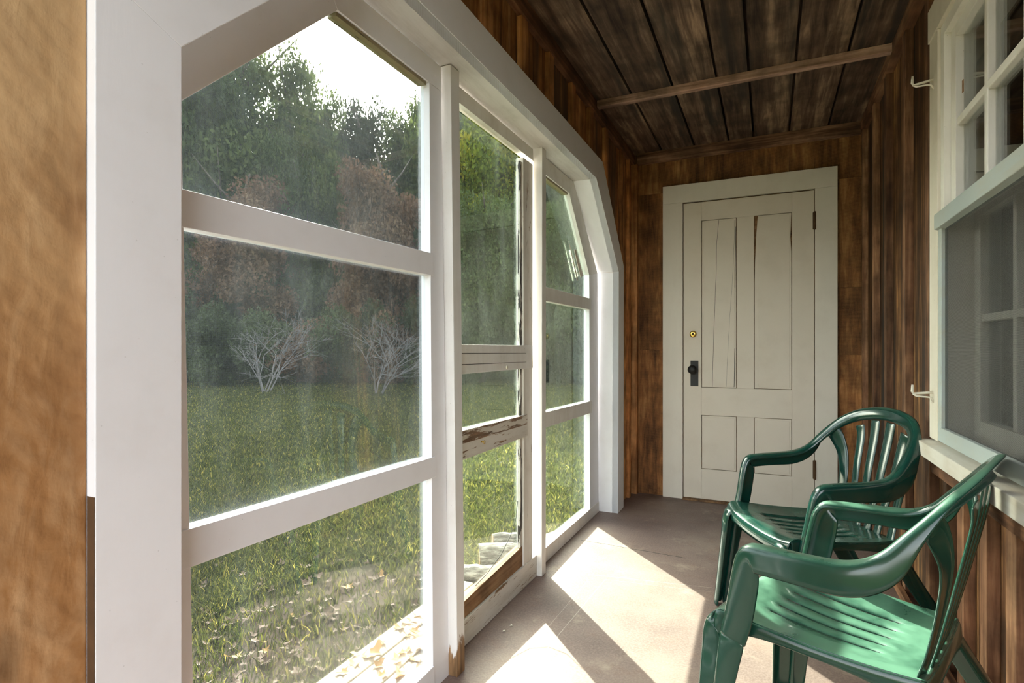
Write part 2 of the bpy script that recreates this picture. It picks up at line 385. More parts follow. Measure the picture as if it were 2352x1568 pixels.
# wall_left : boards above and around the barn shaped opening
IN = [(.582,0),(.582,1.527),(1.035,1.985),(2.95,1.978),(3.45,1.525),(3.43,0)]
OU = [(.4556,0),(.4556,1.581),(.985,2.117),(3.083,2.108),(3.587,1.577),(3.58,0)]
TOP = 2.43
def zlow(y):
    if y <= .52 or y >= 3.52: return 0
    pts = [(.52,1.55),(1.01,2.05),(3.02,2.04),(3.52,1.55)]
    for (a, za), (c2, zc) in zip(pts, pts[1:]):
        if y <= c2: return za+(zc-za)*(y-a)/(c2-a)
    return 0
cuts = [-.6,-.3,0,.26,.52,.80,1.09,1.38,1.70,2.0,2.30,2.61,2.93,3.23,3.52,3.76,4.0]
b = MB()
for y0, y1 in zip(cuts, cuts[1:]):
    b.seed(); sub = sorted({y0, y1} | {q for q in (1.01, 3.02) if y0 < q < y1})
    for a, c2 in zip(sub, sub[1:]):
        e = 1e-4; za, zb = (zlow(a+e), zlow(c2-e))
        b.yz([(a+.001, za), (c2-.001, zb), (c2-.001, TOP+.03), (a+.001, TOP+.03)], -.92, -.90)
for y0, y1 in [(-.6,.52),(.52,1.01),(1.01,3.02),(3.02,3.52),(3.52,4.1)]:
    e = 1e-4; b.seed(.3); b.yz([(y0, zlow(y0+e)), (y1, zlow(y1-e)), (y1, TOP+.1), (y0, TOP+.1)], -1.03, -.921)
o = b.build('wall_left', M['wall_l']); struct(o, 'brown vertical board wall above and around the big barn-shaped window opening', 'wall')
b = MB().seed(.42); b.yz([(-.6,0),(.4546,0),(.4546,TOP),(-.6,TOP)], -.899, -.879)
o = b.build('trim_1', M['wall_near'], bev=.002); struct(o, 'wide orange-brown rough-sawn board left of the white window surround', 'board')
b = MB().seed(); b.box(-.8785, -.8606, .4547, .4554, .001, .83); b.build('dark_edge_strip', M['rust'], o)  # thin dark strip over the lower side edge of the white surround
# battens on the left wall
tn = 2
for y0, y1 in [(.86,.92),(1.12,1.18),(1.40,1.46),(1.667,1.727),(1.98,2.04),(2.275,2.335),(2.585,2.645),(2.893,2.953),(3.20,3.26),(3.53,3.59),(3.815,3.865)]:
    b = MB().seed(); z0 = max(zlow(y0+.001), zlow(y1)) if y0 < 3.5 else 0
    z0 = z0+.05 if y0 < 3.5 else 0
    if 3.5 < y0 < 3.6: y0, y1 = 3.59, 3.64
    b.box(-.9, -.877, y0, y1, z0, 2.353); o = b.build('trim_%d' % tn, M['batten'], bev=.0015); tn += 1
    struct(o, 'narrow upright wood batten on the left wall, %.1f metres along it' % y0 if y0 < 3.5 else ('upright wood batten beside the far white window jamb' if y0 < 3.7 else 'upright wood batten in the far left corner'), 'batten'); o['group'] = 'left wall battens'
b = MB().seed(.2); b.box(-.9, -.872, -.6, 3.985, 2.355, 2.43); o = b.build('trim_%d' % tn, M['plate'], bev=.002); tn += 1
struct(o, 'long wood strip where the left wall meets the plank ceiling', 'strip')
b = MB().seed(.6); b.box(-.899, -.85, 3.94, 3.984, 0, 2.355); o = b.build('trim_%d' % tn, M['batten'], bev=.002); tn += 1
struct(o, 'wood corner post strip between left wall and door wall', 'strip')

# white surround
names = ['near upright', 'near slanted', 'long top', 'far slanted', 'far upright']
for i in range(5):
    a, c2 = IN[i], IN[i+1]; A, C2 = OU[i], OU[i+1]
    b = MB().seed(); b.yz([a, c2, C2, A], -.899, -.86)
    o = b.build('trim_%d' % tn, M['white'], bev=.0012); tn += 1
    struct(o, names[i]+' white board of the barn-shaped window surround', 'trim')
    # jamb / soffit board behind
    dy, dz = c2[0]-a[0], c2[1]-a[1]; L = math.hypot(dy, dz); ny, nz = -dz/L, dy/L
    if i != 99:
        b = MB().seed(); t = .018
        sx = 1.0
        q = [a, c2, (c2[0]+ny*t, c2[1]+nz*t), (a[0]+ny*t, a[1]+nz*t)]
        b.yz(q, -1.03, -.8605)
        o = b.build('trim_%d' % tn, M['soffit'] if i == 2 else M['white'], bev=.001); tn += 1
        struct(o, names[i]+' painted jamb board deep inside the white window surround', 'jamb')

# ------------------------------------------------------------------ posts
def post(cb, ct, wb, wt, mat, label, n):
    # cb, ct : inner near corner (X,Y) bottom / top ; w: width along Y ; body reaches back to the sash
    (xb, yb), (xt, yt) = cb, ct
    b = MB().seed()
    b.hexa([(-1.02,yb,0),(xb,yb,0),(xb,yb+wb,0),(-1.02,yb+wb,0),(-1.02,yt,1.98),(xt,yt,1.98),(xt,yt+wt,1.98),(-1.02,yt+wt,1.98)])
    o = b.build('trim_%d' % n, mat, bev=.002); struct(o, label, 'post'); return o
post((-.891,1.505), (-.953,1.566), .048, .056, M['post'], 'white upright post with rotten peeling foot between near and middle sash', tn); tn += 1
post((-.9365,2.334), (-.957,2.39), .05, .05, M['post2'], 'white upright post between middle and far sash', tn); tn += 1

# ------------------------------------------------------------------ sashes of the glass wall
def xl(p, q, Y):    # z on the line p-q at Y
    return p[1]+(q[1]-p[1])*(Y-p[0])/(q[0]-p[0])
def sash(n, a, b_, pieces, panes, label, gmat, scr=None, edge=None):
    root = empty('window_%d' % n, (a, pieces[0][1][0][0], 0)); struct(root, label, 'window')
    inv = Vector(root.location)
    def X(off): return lambda z: a+b_*z+off
    for (nm, poly, mat, off, th) in pieces:
        m = MB().seed(); m.yz(poly, X(off), X(off-th)); o = m.build(nm, mat, root, bev=.0012, loc=inv); o.location = (0,0,0)
    for poly in panes:
        m = MB().seed(); m.yz(poly, X(-.020), X(-.023)); o = m.build('glass_pane', gmat, root, loc=inv); o.location = (0,0,0)
    if scr:
        for poly in scr:
            m = MB().seed(); m.yz(poly, X(-.0385), X(-.0386)); m.v = m.v[:len(poly)]; m.r = m.r[:len(poly)]; m.f = [tuple(range(len(poly)))]
            o = m.build('insect_screen', M['screen'], root, loc=inv); o.location = (0,0,0)
    return root
# near sash
A1, B1 = -.923, -.031
P = lambda px, py: onP(px, py, A1, B1)
ur = (P(415.6,433.5), P(989,581)); urb = (P(415.6,521.4), P(989,632))
lr = (P(411.6,1220), P(991,1050)); lrb = (P(411.6,1311), P(1004,1093))
bt = (P(905,1568), P(1000,1525.7))
def quad(t, bb, y0, y1): return [(y0, xl(*bb, y0)), (y1, xl(*bb, y1)), (y1, xl(*t, y1)), (y0, xl(*t, y0))]
Wm = M['white']
pieces = [('stile', [(.60,0),(.655,0),(.655,1.49),(.60,1.45)], Wm, 0, .035),
 ('rail', [(1.07,1.89),(1.556,1.89),(1.556,1.973),(1.02,1.973)], Wm, 0, .035),
 ('rail', [(.60,1.437),(1.07,1.89),(1.02,1.973),(.60,1.56)], Wm, 0, .035),
 ('stile', [(1.415,0),(1.507,0),(1.553,1.889),(1.483,1.889)], Wm, 0, .035),
 ('rail', quad(ur, urb, .60, 1.475), Wm, .003, .034),
 ('rail', quad(lr, lrb, .60, 1.46), Wm, .003, .034),
 ('rail', [(.60,.001),(1.419,.001),(1.419,xl(*bt,1.42)),(.60,xl(*bt,1.42)-.005)], Wm, .004, .038),
 ('rail_edge', [(1.07,1.878),(1.475,1.878),(1.475,1.8895),(1.072,1.8895)], M['frame_mould'], -.006, .03)]
panes = [[(.64,xl(*ur,.64)-.01),(1.50,xl(*ur,1.5)-.01),(1.50,1.90),(1.06,1.90),(.64,1.49)],
         [(.64,xl(*lr,.64)-.01),(1.49,xl(*lr,1.49)-.01),(1.49,xl(*urb,1.49)+.01),(.64,xl(*urb,.64)+.01)],
         [(.64,.04),(1.45,.04),(1.45,xl(*lrb,1.45)+.01),(.64,xl(*lrb,.64)+.01)]]
sash(1, A1, B1, pieces, panes, 'large near white sash with dusty glass and insect screen in three lights', M['glass1'], scr=panes)
# middle sash
A2, B2 = -.965, -.018
P = lambda px, py: onP(px, py, A2, B2)
tr_ = (P(1058.8,201.4), P(1223.4,341)); trb = (P(1060,240), P(1221.7,366.7))
m1 = (P(1070,791), P(1218,793)); m1b = (P(1070,858), P(1218,845))
m2 = (P(1071.5,986), P(1200,954)); m2b = (P(1073,1052), P(1205,1003))
b1 = (P(1080,1411), P(1221,1283)); b2 = (P(1078,1374), P(1195,1262))
ys = P(1205,700)[0]; ye = P(1222,700)[0]; y_in = P(1195,700)[0]
sb = P(1203,1250)[0]; eb = P(1221,1300)[0]; st = P(1203,400)[0]; et = P(1222,360)[0]
pieces = [('stile', [(1.56,.09),(1.61,.09),(1.65,1.9),(1.60,1.9)], M['white_dirty'], 0, .035),
 ('rail', [(1.60,xl(*trb,1.60)),(2.385,xl(*trb,2.385)),(2.385,1.975),(1.60,1.975)], M['white_dirty'], 0, .035),
 ('stile', [(sb,.09),(eb+.01,.09),(et+.01,1.90),(st,1.90)], M['peel_z'], -.001, .035),
 ('rail', quad(m1, m1b, 1.58, ye-.01), M['white_dirty'], .004, .03),
 ('rail', quad(m2, m2b, 1.58, ys+.005), M['peel'], .003, .034),
 ('peeled_edge', quad(m2, ((m2[0][0], m2[0][1]*.55+m2b[0][1]*.45), (m2[1][0], m2[1][1]*.55+m2b[1][1]*.45)), 1.59, ys), M['peel_heavy'], .0042, .002),
 ('putty_edge', [(sb-.022,.17),(sb-.0005,.17),(st-.0005,1.88),(st-.022,1.88)], M['peel_dark'], -.008, .012),
 ('bottom_strip', quad(b2, b1, 1.56, sb-.004), M['brownraw'], -.006, .03),
 ('rail', [(1.53,.001),(2.345,.001),(2.345,xl(*b1,2.33)),(1.53,xl(*b1,1.56))], M['peel'], .004, .04)]
for k, (d0, d1) in enumerate([(.30,.33),(.68,.71)]):
    t0 = (m1[0][0], m1[0][1]+(m1b[0][1]-m1[0][1])*d0); t1 = (m1[1][0], m1[1][1]+(m1b[1][1]-m1[1][1])*(d0+.04))
    q = [(1.58, xl(t0, t1, 1.58)-.0015), (ys, xl(t0, t1, ys)-.001), (ys, xl(t0, t1, ys)+.0005), (1.58, xl(t0, t1, 1.58)+.001)]
    pieces.append(('groove', q, M['dark'], .0046, .001))
yr = y_in+.03
panes = [[(1.60,xl(*m1,1.6)-.01),(yr,xl(*m1,yr)-.01),(yr+.02,1.90),(1.63,1.90)],
         [(1.59,xl(*m2,1.59)-.01),(yr-.01,xl(*m2,yr)-.01),(yr,xl(*m1b,yr)+.01),(1.59,xl(*m1b,1.59)+.01)],
         [(1.58,xl(*b2,1.58)-.01),(yr-.02,xl(*b2,yr)-.01),(yr-.01,xl(*m2b,yr)+.01),(1.58,xl(*m2b,1.58)+.01)]]
w2 = sash(2, A2, B2, pieces, panes, 'narrow middle sash with weathered peeling rails and a raw brown bottom strip', M['glass2'])
# far sash
A3, B3 = -.984, -.004
P = lambda px, py: onP(px, py, A3, B3)
ra = (P(1258,660), P(1365,688)); rab = (P(1258,692), P(1365,713))
rb = (P(1258,945), P(1366,918)); rbb = (P(1258,980), P(1366,945))
bb_ = (P(1258,1252), P(1362,1162))
tz = P(1259.6,406)[1]
dT, dB = P(1306,442), P(1353.5,631)            # inner line of slanted stile
oT, oB = (2.96, 1.975), (3.425, 1.52)
yi = dB[0]
pieces = [('stile', [(2.40,0),(2.43,0),(2.43,tz),(2.40,tz)], M['white_dirty'], 0, .035),
 ('rail', [(2.40,tz),(dT[0]+.02,tz),oT,(2.40,1.975)], M['white_dirty'], 0, .035),
 ('stile', [dB,(oB[0],oB[1]),oT,(dT[0]+.015,tz)], M['white_dirty'], -.001, .035),
 ('stile', [(yi,0),(3.425,0),oB,dB], M['white'], 0, .035),
 ('rail', quad(ra, rab, 2.40, yi+.03), M['white_dirty'], .003, .034),
 ('rail', quad(rb, rbb, 2.40, yi+.03), M['white_dirty'], .003, .034),
 ('rail', [(2.38,.001),(3.42,.001),(3.42,xl(*bb_,3.35)),(2.38,xl(*bb_,2.42))], M['white_dirty'], .004, .04),
 ('rail_edge', [(2.43,tz-.011),(dT[0],tz-.011),(dT[0]+.005,tz-.0002),(2.43,tz-.0002)], M['frame_mould'], -.006, .03)]
panes = [[(2.42,xl(*ra,2.42)-.01),(yi+.02,xl(*ra,yi)-.01),(dB[0]+.02,dB[1]),(dT[0]+.02,tz+.01),(2.42,tz+.01)],
         [(2.42,xl(*rb,2.42)-.01),(yi+.02,xl(*rb,yi)-.01),(yi+.02,xl(*rab,yi)+.01),(2.42,xl(*rab,2.42)+.01)],
         [(2.42,.05),(yi+.02,.05),(yi+.02,xl(*rbb,yi)+.01),(2.42,xl(*rbb,2.42)+.01)]]
w3 = sash(3, A3, B3, pieces, panes, 'far white sash with a slanted corner light and clear glass', M['glass2'])
# small hardware on the sashes
def at_root(root, x, y, z): return Vector((x, y, z))-Vector(root.location)
hy, hz = onP(1103, 1014, A2, B2)
b = MB(); c0 = at_root(w2, A2+B2*hz+.004, hy, hz)
b.tube([c0, c0+Vector((.012,0,0))], .003, 8); 
b.tube([c0+Vector((.014+.001*0, .006*math.cos(t), .006*math.sin(t))) for t in [i*math.pi/6 for i in range(12)]], .0013, 6)
b.build('eye_hook', M['brass'], w2, smooth=True); tag(w2.children[-1], 'small rusty brass eye screw')
b = MB(); py_, pz_ = onP(1152, 843, A2, B2); c0 = at_root(w2, A2+.006, py_, pz_); b.tube([c0, c0+Vector((.004,0,0))], .007, 12); b.build('screw', M['hook'], w2)
b = MB(); b.tube([at_root(w2, A2+B2*q[1]-.0185, *q) for q in (P(1196,1185) if False else onP(1189,1150,A2-.0185,B2), onP(1185,1190,A2-.0185,B2), onP(1172,1232,A2-.0185,B2), onP(1150,1275,A2-.0185,B2), onP(1118,1318,A2-.0185,B2), onP(1092,1345,A2-.0185,B2))], .0012, 5)
b.build('crack', M['black'], w2); 
# clear plastic strip stuck in the far sash
b = MB(); q = [P(1305,553), P(1318,600), P(1345,636), P(1328,575)]
b.yz([P(1321,573), P(1325,572), P(1342,633), P(1336,637)], -.998, -.996); b.yz([P(1309,553), P(1310,553), P(1331,643), P(1329,645)], -.999, -.998)
b.seed(.1); o = b.build('plastic_strip', M['hook'], None); tag(o, 'pale plastic strips stuck on the slanted upper pane of the far sash', 'strip')

# ------------------------------------------------------------------ ceiling
xc = [-1.0, -.679, -.4606, -.241, -.089, .1197, .340, .60]
b = MB()
for x0, x1 in zip(xc, xc[1:]):
    b.seed(); b.box(x0+.0065, x1-.0065, -.35, 4.0, 2.43, 2.465)
b.seed(.5); b.box(-1.03, .75, -.35, 4.011, 2.49, 2.53)
o = b.build('ceiling', M['ceil']); struct(o, 'dark brown plank ceiling with black gaps between the boards', 'ceiling')
b = MB().seed(.7); b.box(-.872, .53, 3.0, 3.04, 2.392, 2.43); o = b.build('trim_%d' % tn, M['ceilbar'], bev=.002); tn += 1
struct(o, 'light brown wood bar nailed across the plank ceiling', 'strip')
b = MB().seed(.4); b.box(-.85, .515, 3.945, 3.9845, 2.355, 2.4295); o = b.build('trim_%d' % tn, M['ledger'], bev=.002); tn += 1
struct(o, 'wood ledger strip along the top of the door wall', 'strip')
b = MB().seed(.9); b.box(-.871, .53, .96, 1.02, 2.385, 2.43); o = b.build('trim_%d' % tn, M['ceilbar'], bev=.002); tn += 1
struct(o, 'wood bar across the ceiling above the near sash', 'strip')

# ------------------------------------------------------------------ end wall and door
XL, XR, DT = -.54, .262, onY(1570.5, 469.8, 3.965)[1]
b = MB()
bx = [-.9, -.56, -.40, -.10, -.01, .12, .262, .40, .56]
rows = {0: [0, 1.03, 2.16, 2.43], 1: [DT, 2.43], 7: [0, .98, 1.36, 2.1, 2.43]}
for i, (x0, x1) in enumerate(zip(bx, bx[1:])):
    if i == 0: zz = [0, 1.03, 2.14, 2.45]
    elif x0 >= .26: zz = [0, 1.0, 1.42, 2.1, 2.45]
    else: zz = [DT+.02, 2.45]
    if x0 < -.5 < x1: pass
    for z0, z1 in zip(zz, zz[1:]):
        b.seed(); b.box(x0+.0008, x1-.0008, 3.985, 4.01, z0+.0008, z1-.0008)
b.seed(.5); b.box(-1.03, .75, 4.012, 4.1, 0, 2.53)
o = b.build('wall_end', M['wall_e']); struct(o, 'brown rough-sawn board wall around the white door', 'wall')
ci_l, ci_r = onY(1568, 800, 3.955)[0], onY(1872, 800, 3.955)[0]
co_l, co_r = onY(1522.3, 800, 3.955)[0], onY(1924, 800, 3.955)[0]
hz0 = onY(1568, 465, 3.955)[1]; hz1 = onY(1522.3, 429, 3.955)[1]
for nm, bx_ in [('left upright', (co_l, ci_l, 0, hz0)), ('right upright', (ci_r, co_r, 0, hz0)), ('top', (co_l, co_r, hz0+.0005, hz1))]:
    b = MB().seed(); b.box(bx_[0], bx_[1], 3.955, 3.9845, bx_[2], bx_[3]); o = b.build('trim_%d' % tn, M['cream_trim'], bev=.0015); tn += 1
    struct(o, nm+' cream casing board of the panelled door', 'casing')
# door
root = empty('door_1', ((ci_l+ci_r)/2, 3.99, 0)); struct(root, 'old cream four-panel wooden door with cracked panels and black knob', 'door')
R0 = Vector(root.location)
def dpart(mb, nm, mat, bev=0, smooth=False):
    o = mb.build(nm, mat, root, bev=bev, smooth=smooth, loc=R0); o.location = (0,0,0); return o
YF = 3.966
def DX(px, py): return onY(px, py, YF)
dl, dr = ci_l+.004, ci_r-.004
zt = hz0-.008; zb = .012
pl = DX(1611,700)[0]; pl2 = DX(1692,700)[0]; pr = DX(1732,700)[0]; pr2 = DX(1819,700)[0]
zu1 = DX(1611,506.5)[1]; zu0 = DX(1612,889.5)[1]; zl1 = DX(1612,952.6)[1]; zl0 = DX(1612,1076)[1]
zu1r = zu1; 
b = MB().seed()
dpart(MB().seed().box(dl, pl, YF, 4.0, zb, zt), 'stile', M['cream'], .0012)
dpart(MB().seed().box(pr2, dr, YF, 4.0, zb, zt), 'stile', M['cream'], .0012)
dpart(MB().seed().box(pl+.0003, pr2-.0003, YF, 4.0, zu1, zt), 'rail', M['cream'], .0008)
dpart(MB().seed().box(pl+.0003, pr2-.0003, YF, 4.0, zl1, zu0), 'rail', M['cream'], .0008)
dpart(MB().seed().box(pl+.0003, pr2-.0003, YF, 4.0, zb, zl0), 'rail', M['cream'], .0008)
dpart(MB().seed().box(pl2, pr, YF+.0002, 4.0, zu0+.0003, zu1-.0003), 'mullion', M['cream'], .0008)
dpart(MB().seed().box(pl2, pr, YF+.0002, 4.0, zl0+.0003, zl1-.0003), 'mullion', M['cream'], .0008)
def panel(x0, x1, z0, z1, cut=None):
    g_ = .0035; b = MB().seed()
    if cut: poly = [(x0+g_,z0+g_),(x1-g_,z0+g_),(x1-g_,z1-.25),(x1-.009,z1-.16),(x1-g_,z1-g_),(x0+.022,z1-g_),(x0+.014,z1-.12),(x0+.006,z1-.30),(x0+g_,z1-.45)]
    else: poly = [(x0+g_,z0+g_),(x1-g_,z0+g_),(x1-g_,z1-g_),(x0+g_,z1-g_)]
    b.xz(poly, YF+.003, YF+.016)
    e = .014; b.xz([(x0+e+.012 if cut else x0+e,z0+e),(x1-e,z0+e),(x1-e,z1-e),(x0+e+.014 if cut else x0+e,z1-e)], YF+.0015, YF+.004)
    return dpart(b, 'panel', M['cream'], .001)
panel(pl, pl2, zu0, zu1); panel(pr, pr2, zu0, zu1, True); panel(pl, pl2, zl0, zl1); panel(pr, pr2, zl0, zl1)
dpart(MB().seed().box(dl+.01, dr-.01, YF+.018, 3.995, .02, zt-.01), 'backing', M['brownraw'])
def crack(pts, w):
    P2 = [DX(*p) for p in pts]; b = MB()
    for (p, q) in zip(P2, P2[1:]): b.xz([(p[0]-w, p[1]), (p[0]+w, p[1]), (q[0]+w, q[1]), (q[0]-w, q[1])], YF+.0009, YF+.002)
    return dpart(b, 'crack', M['dark'])
crack([(1651,505),(1646,560),(1645,620),(1642,700),(1639,780),(1636,888)], .0010)
crack([(1688,505),(1686,560),(1682,650),(1676,730),(1672,800),(1668,888)], .0005)
crack([(1690,520),(1688,660)], .0012); crack([(1688,800),(1686,889)], .0016)
# hardware
kx, kz = DX(1592, 848); px0, pz0 = DX(1586, 886); px1, pz1 = DX(1604, 828)
pl_ = dpart(MB().seed().box(px0, px1, YF-.004, YF, pz0, pz1), 'escutcheon', M['black'], .001)
dpart(MB().tube([(kx, YF-.003, kz), (kx, YF-.03, kz), (kx, YF-.034, kz), (kx, YF-.043, kz), (kx, YF-.055, kz), (kx, YF-.063, kz), (kx, YF-.066, kz)], [.011, .011, .024, .031, .030, .019, .004], 24), 'door_knob', M['black'], smooth=True)
lx, lz = DX(1592, 767)
dpart(MB().tube([(lx, YF, lz), (lx, YF-.010, lz), (lx, YF-.013, lz)], [.024, .022, .016], 24), 'deadbolt', M['brass'], smooth=True)
dpart(MB().tube([(lx, YF-.012, lz), (lx, YF-.015, lz)], [.009, .008], 12).box(lx-.0012, lx+.0012, YF-.0165, YF-.015, lz-.006, lz+.006), 'keyway', M['rust'])
for (za, zc) in [((1868, 528), (1868, 487)), ((1871, 1100), (1871, 1056))]:
    z0 = DX(*za)[1]; z1 = DX(*zc)[1]
    dpart(MB().tube([(ci_r-.002, YF-.014, z0), (ci_r-.002, YF-.014, z1)], .007, 10).box(ci_r-.012, ci_r+.006, YF-.012, YF-.0005, z0+.004, z1-.004), 'hinge', M['rust'])
# dark rotten threshold
b = MB().seed(.2); b.box(ci_l, ci_r, 3.93, 4.0, -.02, .010); o = b.build('trim_%d' % tn, M['brownraw'], bev=.003); tn += 1
struct(o, 'worn brown threshold under the cream door', 'threshold')

# ------------------------------------------------------------------ right wall
WY0, WY1, WZ0, WZ1 = .98, 2.16, .745, 2.06          # rough opening of the window
b = MB(); y = -.6; edges = [-.6,-.25,.11,.49,.87,1.27,1.65,2.03,2.42,2.80,3.21,3.56,3.96,4.1]
for y0, y1 in zip(edges, edges[1:]):
    sub = sorted({y0, y1} | {q for q in (WY0, WY1) if y0 < q < y1}); b.seed(); k = b.cur
    for a, c2 in zip(sub, sub[1:]):
        mid = (a+c2)/2; e = .001
        if WY0 < mid < WY1:
            b.cur = k; b.box(.55, .575, a+e, c2-e, 0, WZ0); b.box(.55, .575, a+e, c2-e, WZ1, 2.45)
        else: b.cur = k; b.box(.55, .575, a+e, c2-e, 0, 2.45)
for (a, c2, z0, z1) in [(-.6,WY0,0,2.489),(WY1,4.011,0,2.489),(WY0,WY1,0,WZ0),(WY0,WY1,WZ1,2.489)]: b.box(.576, .66, a, c2, z0, z1)
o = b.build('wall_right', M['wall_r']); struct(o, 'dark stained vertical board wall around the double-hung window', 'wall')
for y0, wd in [(3.947,.035),(3.55,.05),(3.197,.055),(2.79,.06),(2.41,.06),(2.20,.04),(2.03,.06),(1.84,.05),(1.65,.06),(1.47,.05),(1.27,.06),(1.05,.05),(.87,.06),(.49,.06),(.11,.06)]:
    lowonly = y0 < 2.25
    b = MB().seed(); b.box(.52, .55, y0, min(y0+wd, 3.984), 0, .675 if lowonly else 2.38)
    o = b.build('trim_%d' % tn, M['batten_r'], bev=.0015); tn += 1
    struct(o, ('short upright batten below the window sill, %.1f metres along the right wall' if lowonly else 'tall upright batten on the right wall, %.1f metres along it') % y0, 'batten'); o['group'] = 'right wall battens'
b = MB().seed(.3); b.box(.51, .55, -.35, 3.984, 2.375, 2.43); o = b.build('trim_%d' % tn, M['plate'], bev=.002); tn += 1
struct(o, 'dark wood strip where the right wall meets the ceiling', 'strip')
b = MB().seed(.8); b.box(.494, .519, -.35, 3.95, 0, .03); o = b.build('trim_%d' % tn, M['plate'], bev=.003); tn += 1
struct(o, 'low worn wood strip along the foot of the right wall', 'strip')
b = MB().seed(.15); b.box(.478, .5495, .8, 2.19, .64, .694); o = b.build('trim_%d' % tn, M['plate'], bev=.002); tn += 1
struct(o, 'dark wood strip directly below the window sill', 'strip')
# dark room behind the window
b = MB()
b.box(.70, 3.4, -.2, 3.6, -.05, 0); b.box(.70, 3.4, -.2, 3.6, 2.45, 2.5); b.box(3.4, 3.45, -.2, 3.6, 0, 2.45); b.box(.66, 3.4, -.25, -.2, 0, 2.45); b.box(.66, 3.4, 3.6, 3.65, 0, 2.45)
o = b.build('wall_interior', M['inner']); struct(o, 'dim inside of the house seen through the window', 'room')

# window_4
root = empty('window_4', (.475, 2.2, .745)); struct(root, 'double-hung white window with screened lower half in right wall', 'window'); R0 = Vector(root.location)
def wp(mb, nm, mat, bev=.0012, smooth=False):
    o = mb.build(nm, mat, root, bev=bev, smooth=smooth, loc=R0); o.location = (0,0,0); return o
CX = .475
wp(MB().seed().box(CX, .5495, 2.105, 2.197, .752, 2.03), 'casing', M['casing'])
wp(MB().seed().box(CX, .5495, .90, .99, .752, 2.03), 'casing', M['casing'])
wp(MB().seed().box(CX-.003, .5495, .885, 2.205, 2.031, 2.135), 'casing', M['casing'])
wp(MB().seed().box(CX+.008, .62, 2.07, 2.1045, .752, 2.0305), 'stop', M['sash'])
wp(MB().seed().box(CX+.008, .62, .9905, 1.02, .752, 2.0305), 'stop', M['sash'])
wp(MB().seed().box(CX+.008, .62, 1.02, 2.07, 1.995, 2.0305), 'stop', M['sash'])
b = MB().seed(); b.hexa([(.440,.82,.700),(.62,.82,.700),(.62,2.215,.700),(.440,2.215,.700),(.440,.82,.744),(.62,.82,.752),(.62,2.215,.752),(.440,2.215,.744)])
wp(b, 'sill', M['sill'], .002)
def sashw(x, y0, y1, z0, z1, sw, rb, rt, ncol, nrow, th, mt, nm):
    f = wp(MB().seed().box(x, x+th, y0, y0+sw, z0, z1).seed().box(x, x+th, y1-sw, y1, z0, z1).seed().box(x, x+th, y0+sw, y1-sw, z0, z0+rb).seed().box(x, x+th, y0+sw, y1-sw, z1-rt, z1), nm, mt)
    gy0, gy1, gz0, gz1 = y0+sw, y1-sw, z0+rb, z1-rt
    for i in range(1, ncol):
        yy = gy0+(gy1-gy0)*i/ncol; m = MB().seed(); m.box(x+.002, x+th-.004, yy-.011, yy+.011, gz0, gz1)
        o = m.build('muntin', mt, f, bev=.003, loc=R0); o.location = (0,0,0)
    for i in range(1, nrow):
        zz = gz0+(gz1-gz0)*i/nrow; m = MB().seed(); m.box(x+.003, x+th-.005, gy0, gy1, zz-.011, zz+.011)
        o = m.build('muntin', mt, f, bev=.003, loc=R0); o.location = (0,0,0)
    m = MB().seed(); m.box(x+th*.6, x+th*.6+.003, gy0-.003, gy1+.003, gz0-.003, gz1+.003)
    o = m.build('glass_pane', M['glassw'], f, loc=R0); o.location = (0,0,0)
sashw(.500, 1.02, 2.068, 1.425, 1.995, .045, .03, .035, 4, 2, .032, M['sash'], 'upper_sash')
sashw(.556, 1.02, 2.068, .76, 1.46, .05, .07, .035, 4, 2, .032, M['sash'], 'lower_sash')
# storm screen
x0, x1 = .468, .492
b = MB().seed(); b.box(x0+.006, x1, 2.062, 2.094, .757, 1.405).seed().box(x0+.006, x1, 1.0, 1.03, .757, 1.405)
b.seed().box(x0+.004, x1, 1.03, 2.062, .757, .80); b.seed().hexa([(x0-.004,1.0,1.406),(x1,1.0,1.400),(x1,2.096,1.400),(x0-.004,2.096,1.406),(x0-.004,1.0,1.452),(x1+.006,1.0,1.46),(x1+.006,2.096,1.46),(x0-.004,2.096,1.452)])
sf = wp(b, 'storm_frame', M['storm'], .002); tag(sf, 'bluish grey screen frame')
m = MB(); m.add([(.484,1.03,.80),(.484,2.062,.80),(.484,2.062,1.402),(.484,1.03,1.402)], [(0,1,2,3)]); o = m.build('insect_screen', M['screen2'], sf, loc=R0); o.location = (0,0,0)
wp(MB().seed().box(.4985, .4998, 1.947, 1.958, 1.765, 1.80), 'bare_patch', M['brownraw'], 0)
# hooks
def hook(px, py, label):
    Y = 2.155; X, z = CX, onX(px, py, CX)[1]
    b = MB()
    b.tube([(CX+.002, Y, z+.004), (CX-.024, Y+.002, z), (CX-.050, Y+.004, z-.003), (CX-.054, Y+.004, z+.004), (CX-.053, Y+.003, z+.026)], [.0042]*3+[.004, .0035], 8)
    b.tube([(CX-.052, Y+.004, z-.003), (CX-.044, Y+.001, z-.010), (CX-.016, Y-.004, z-.012), (CX-.006, Y-.004, z-.014), (CX+.001, Y-.005, z-.028)], .0028, 8)
    o = b.build('hook', M['hook'], None, smooth=True, loc=(CX, Y, z)); tag(o, label, 'hook'); return o
hook(2150, 174, 'upper cream-painted iron hook sticking out from the window casing')
hook(2150, 905, 'lower cream-painted iron hook on the casing just above the sill')

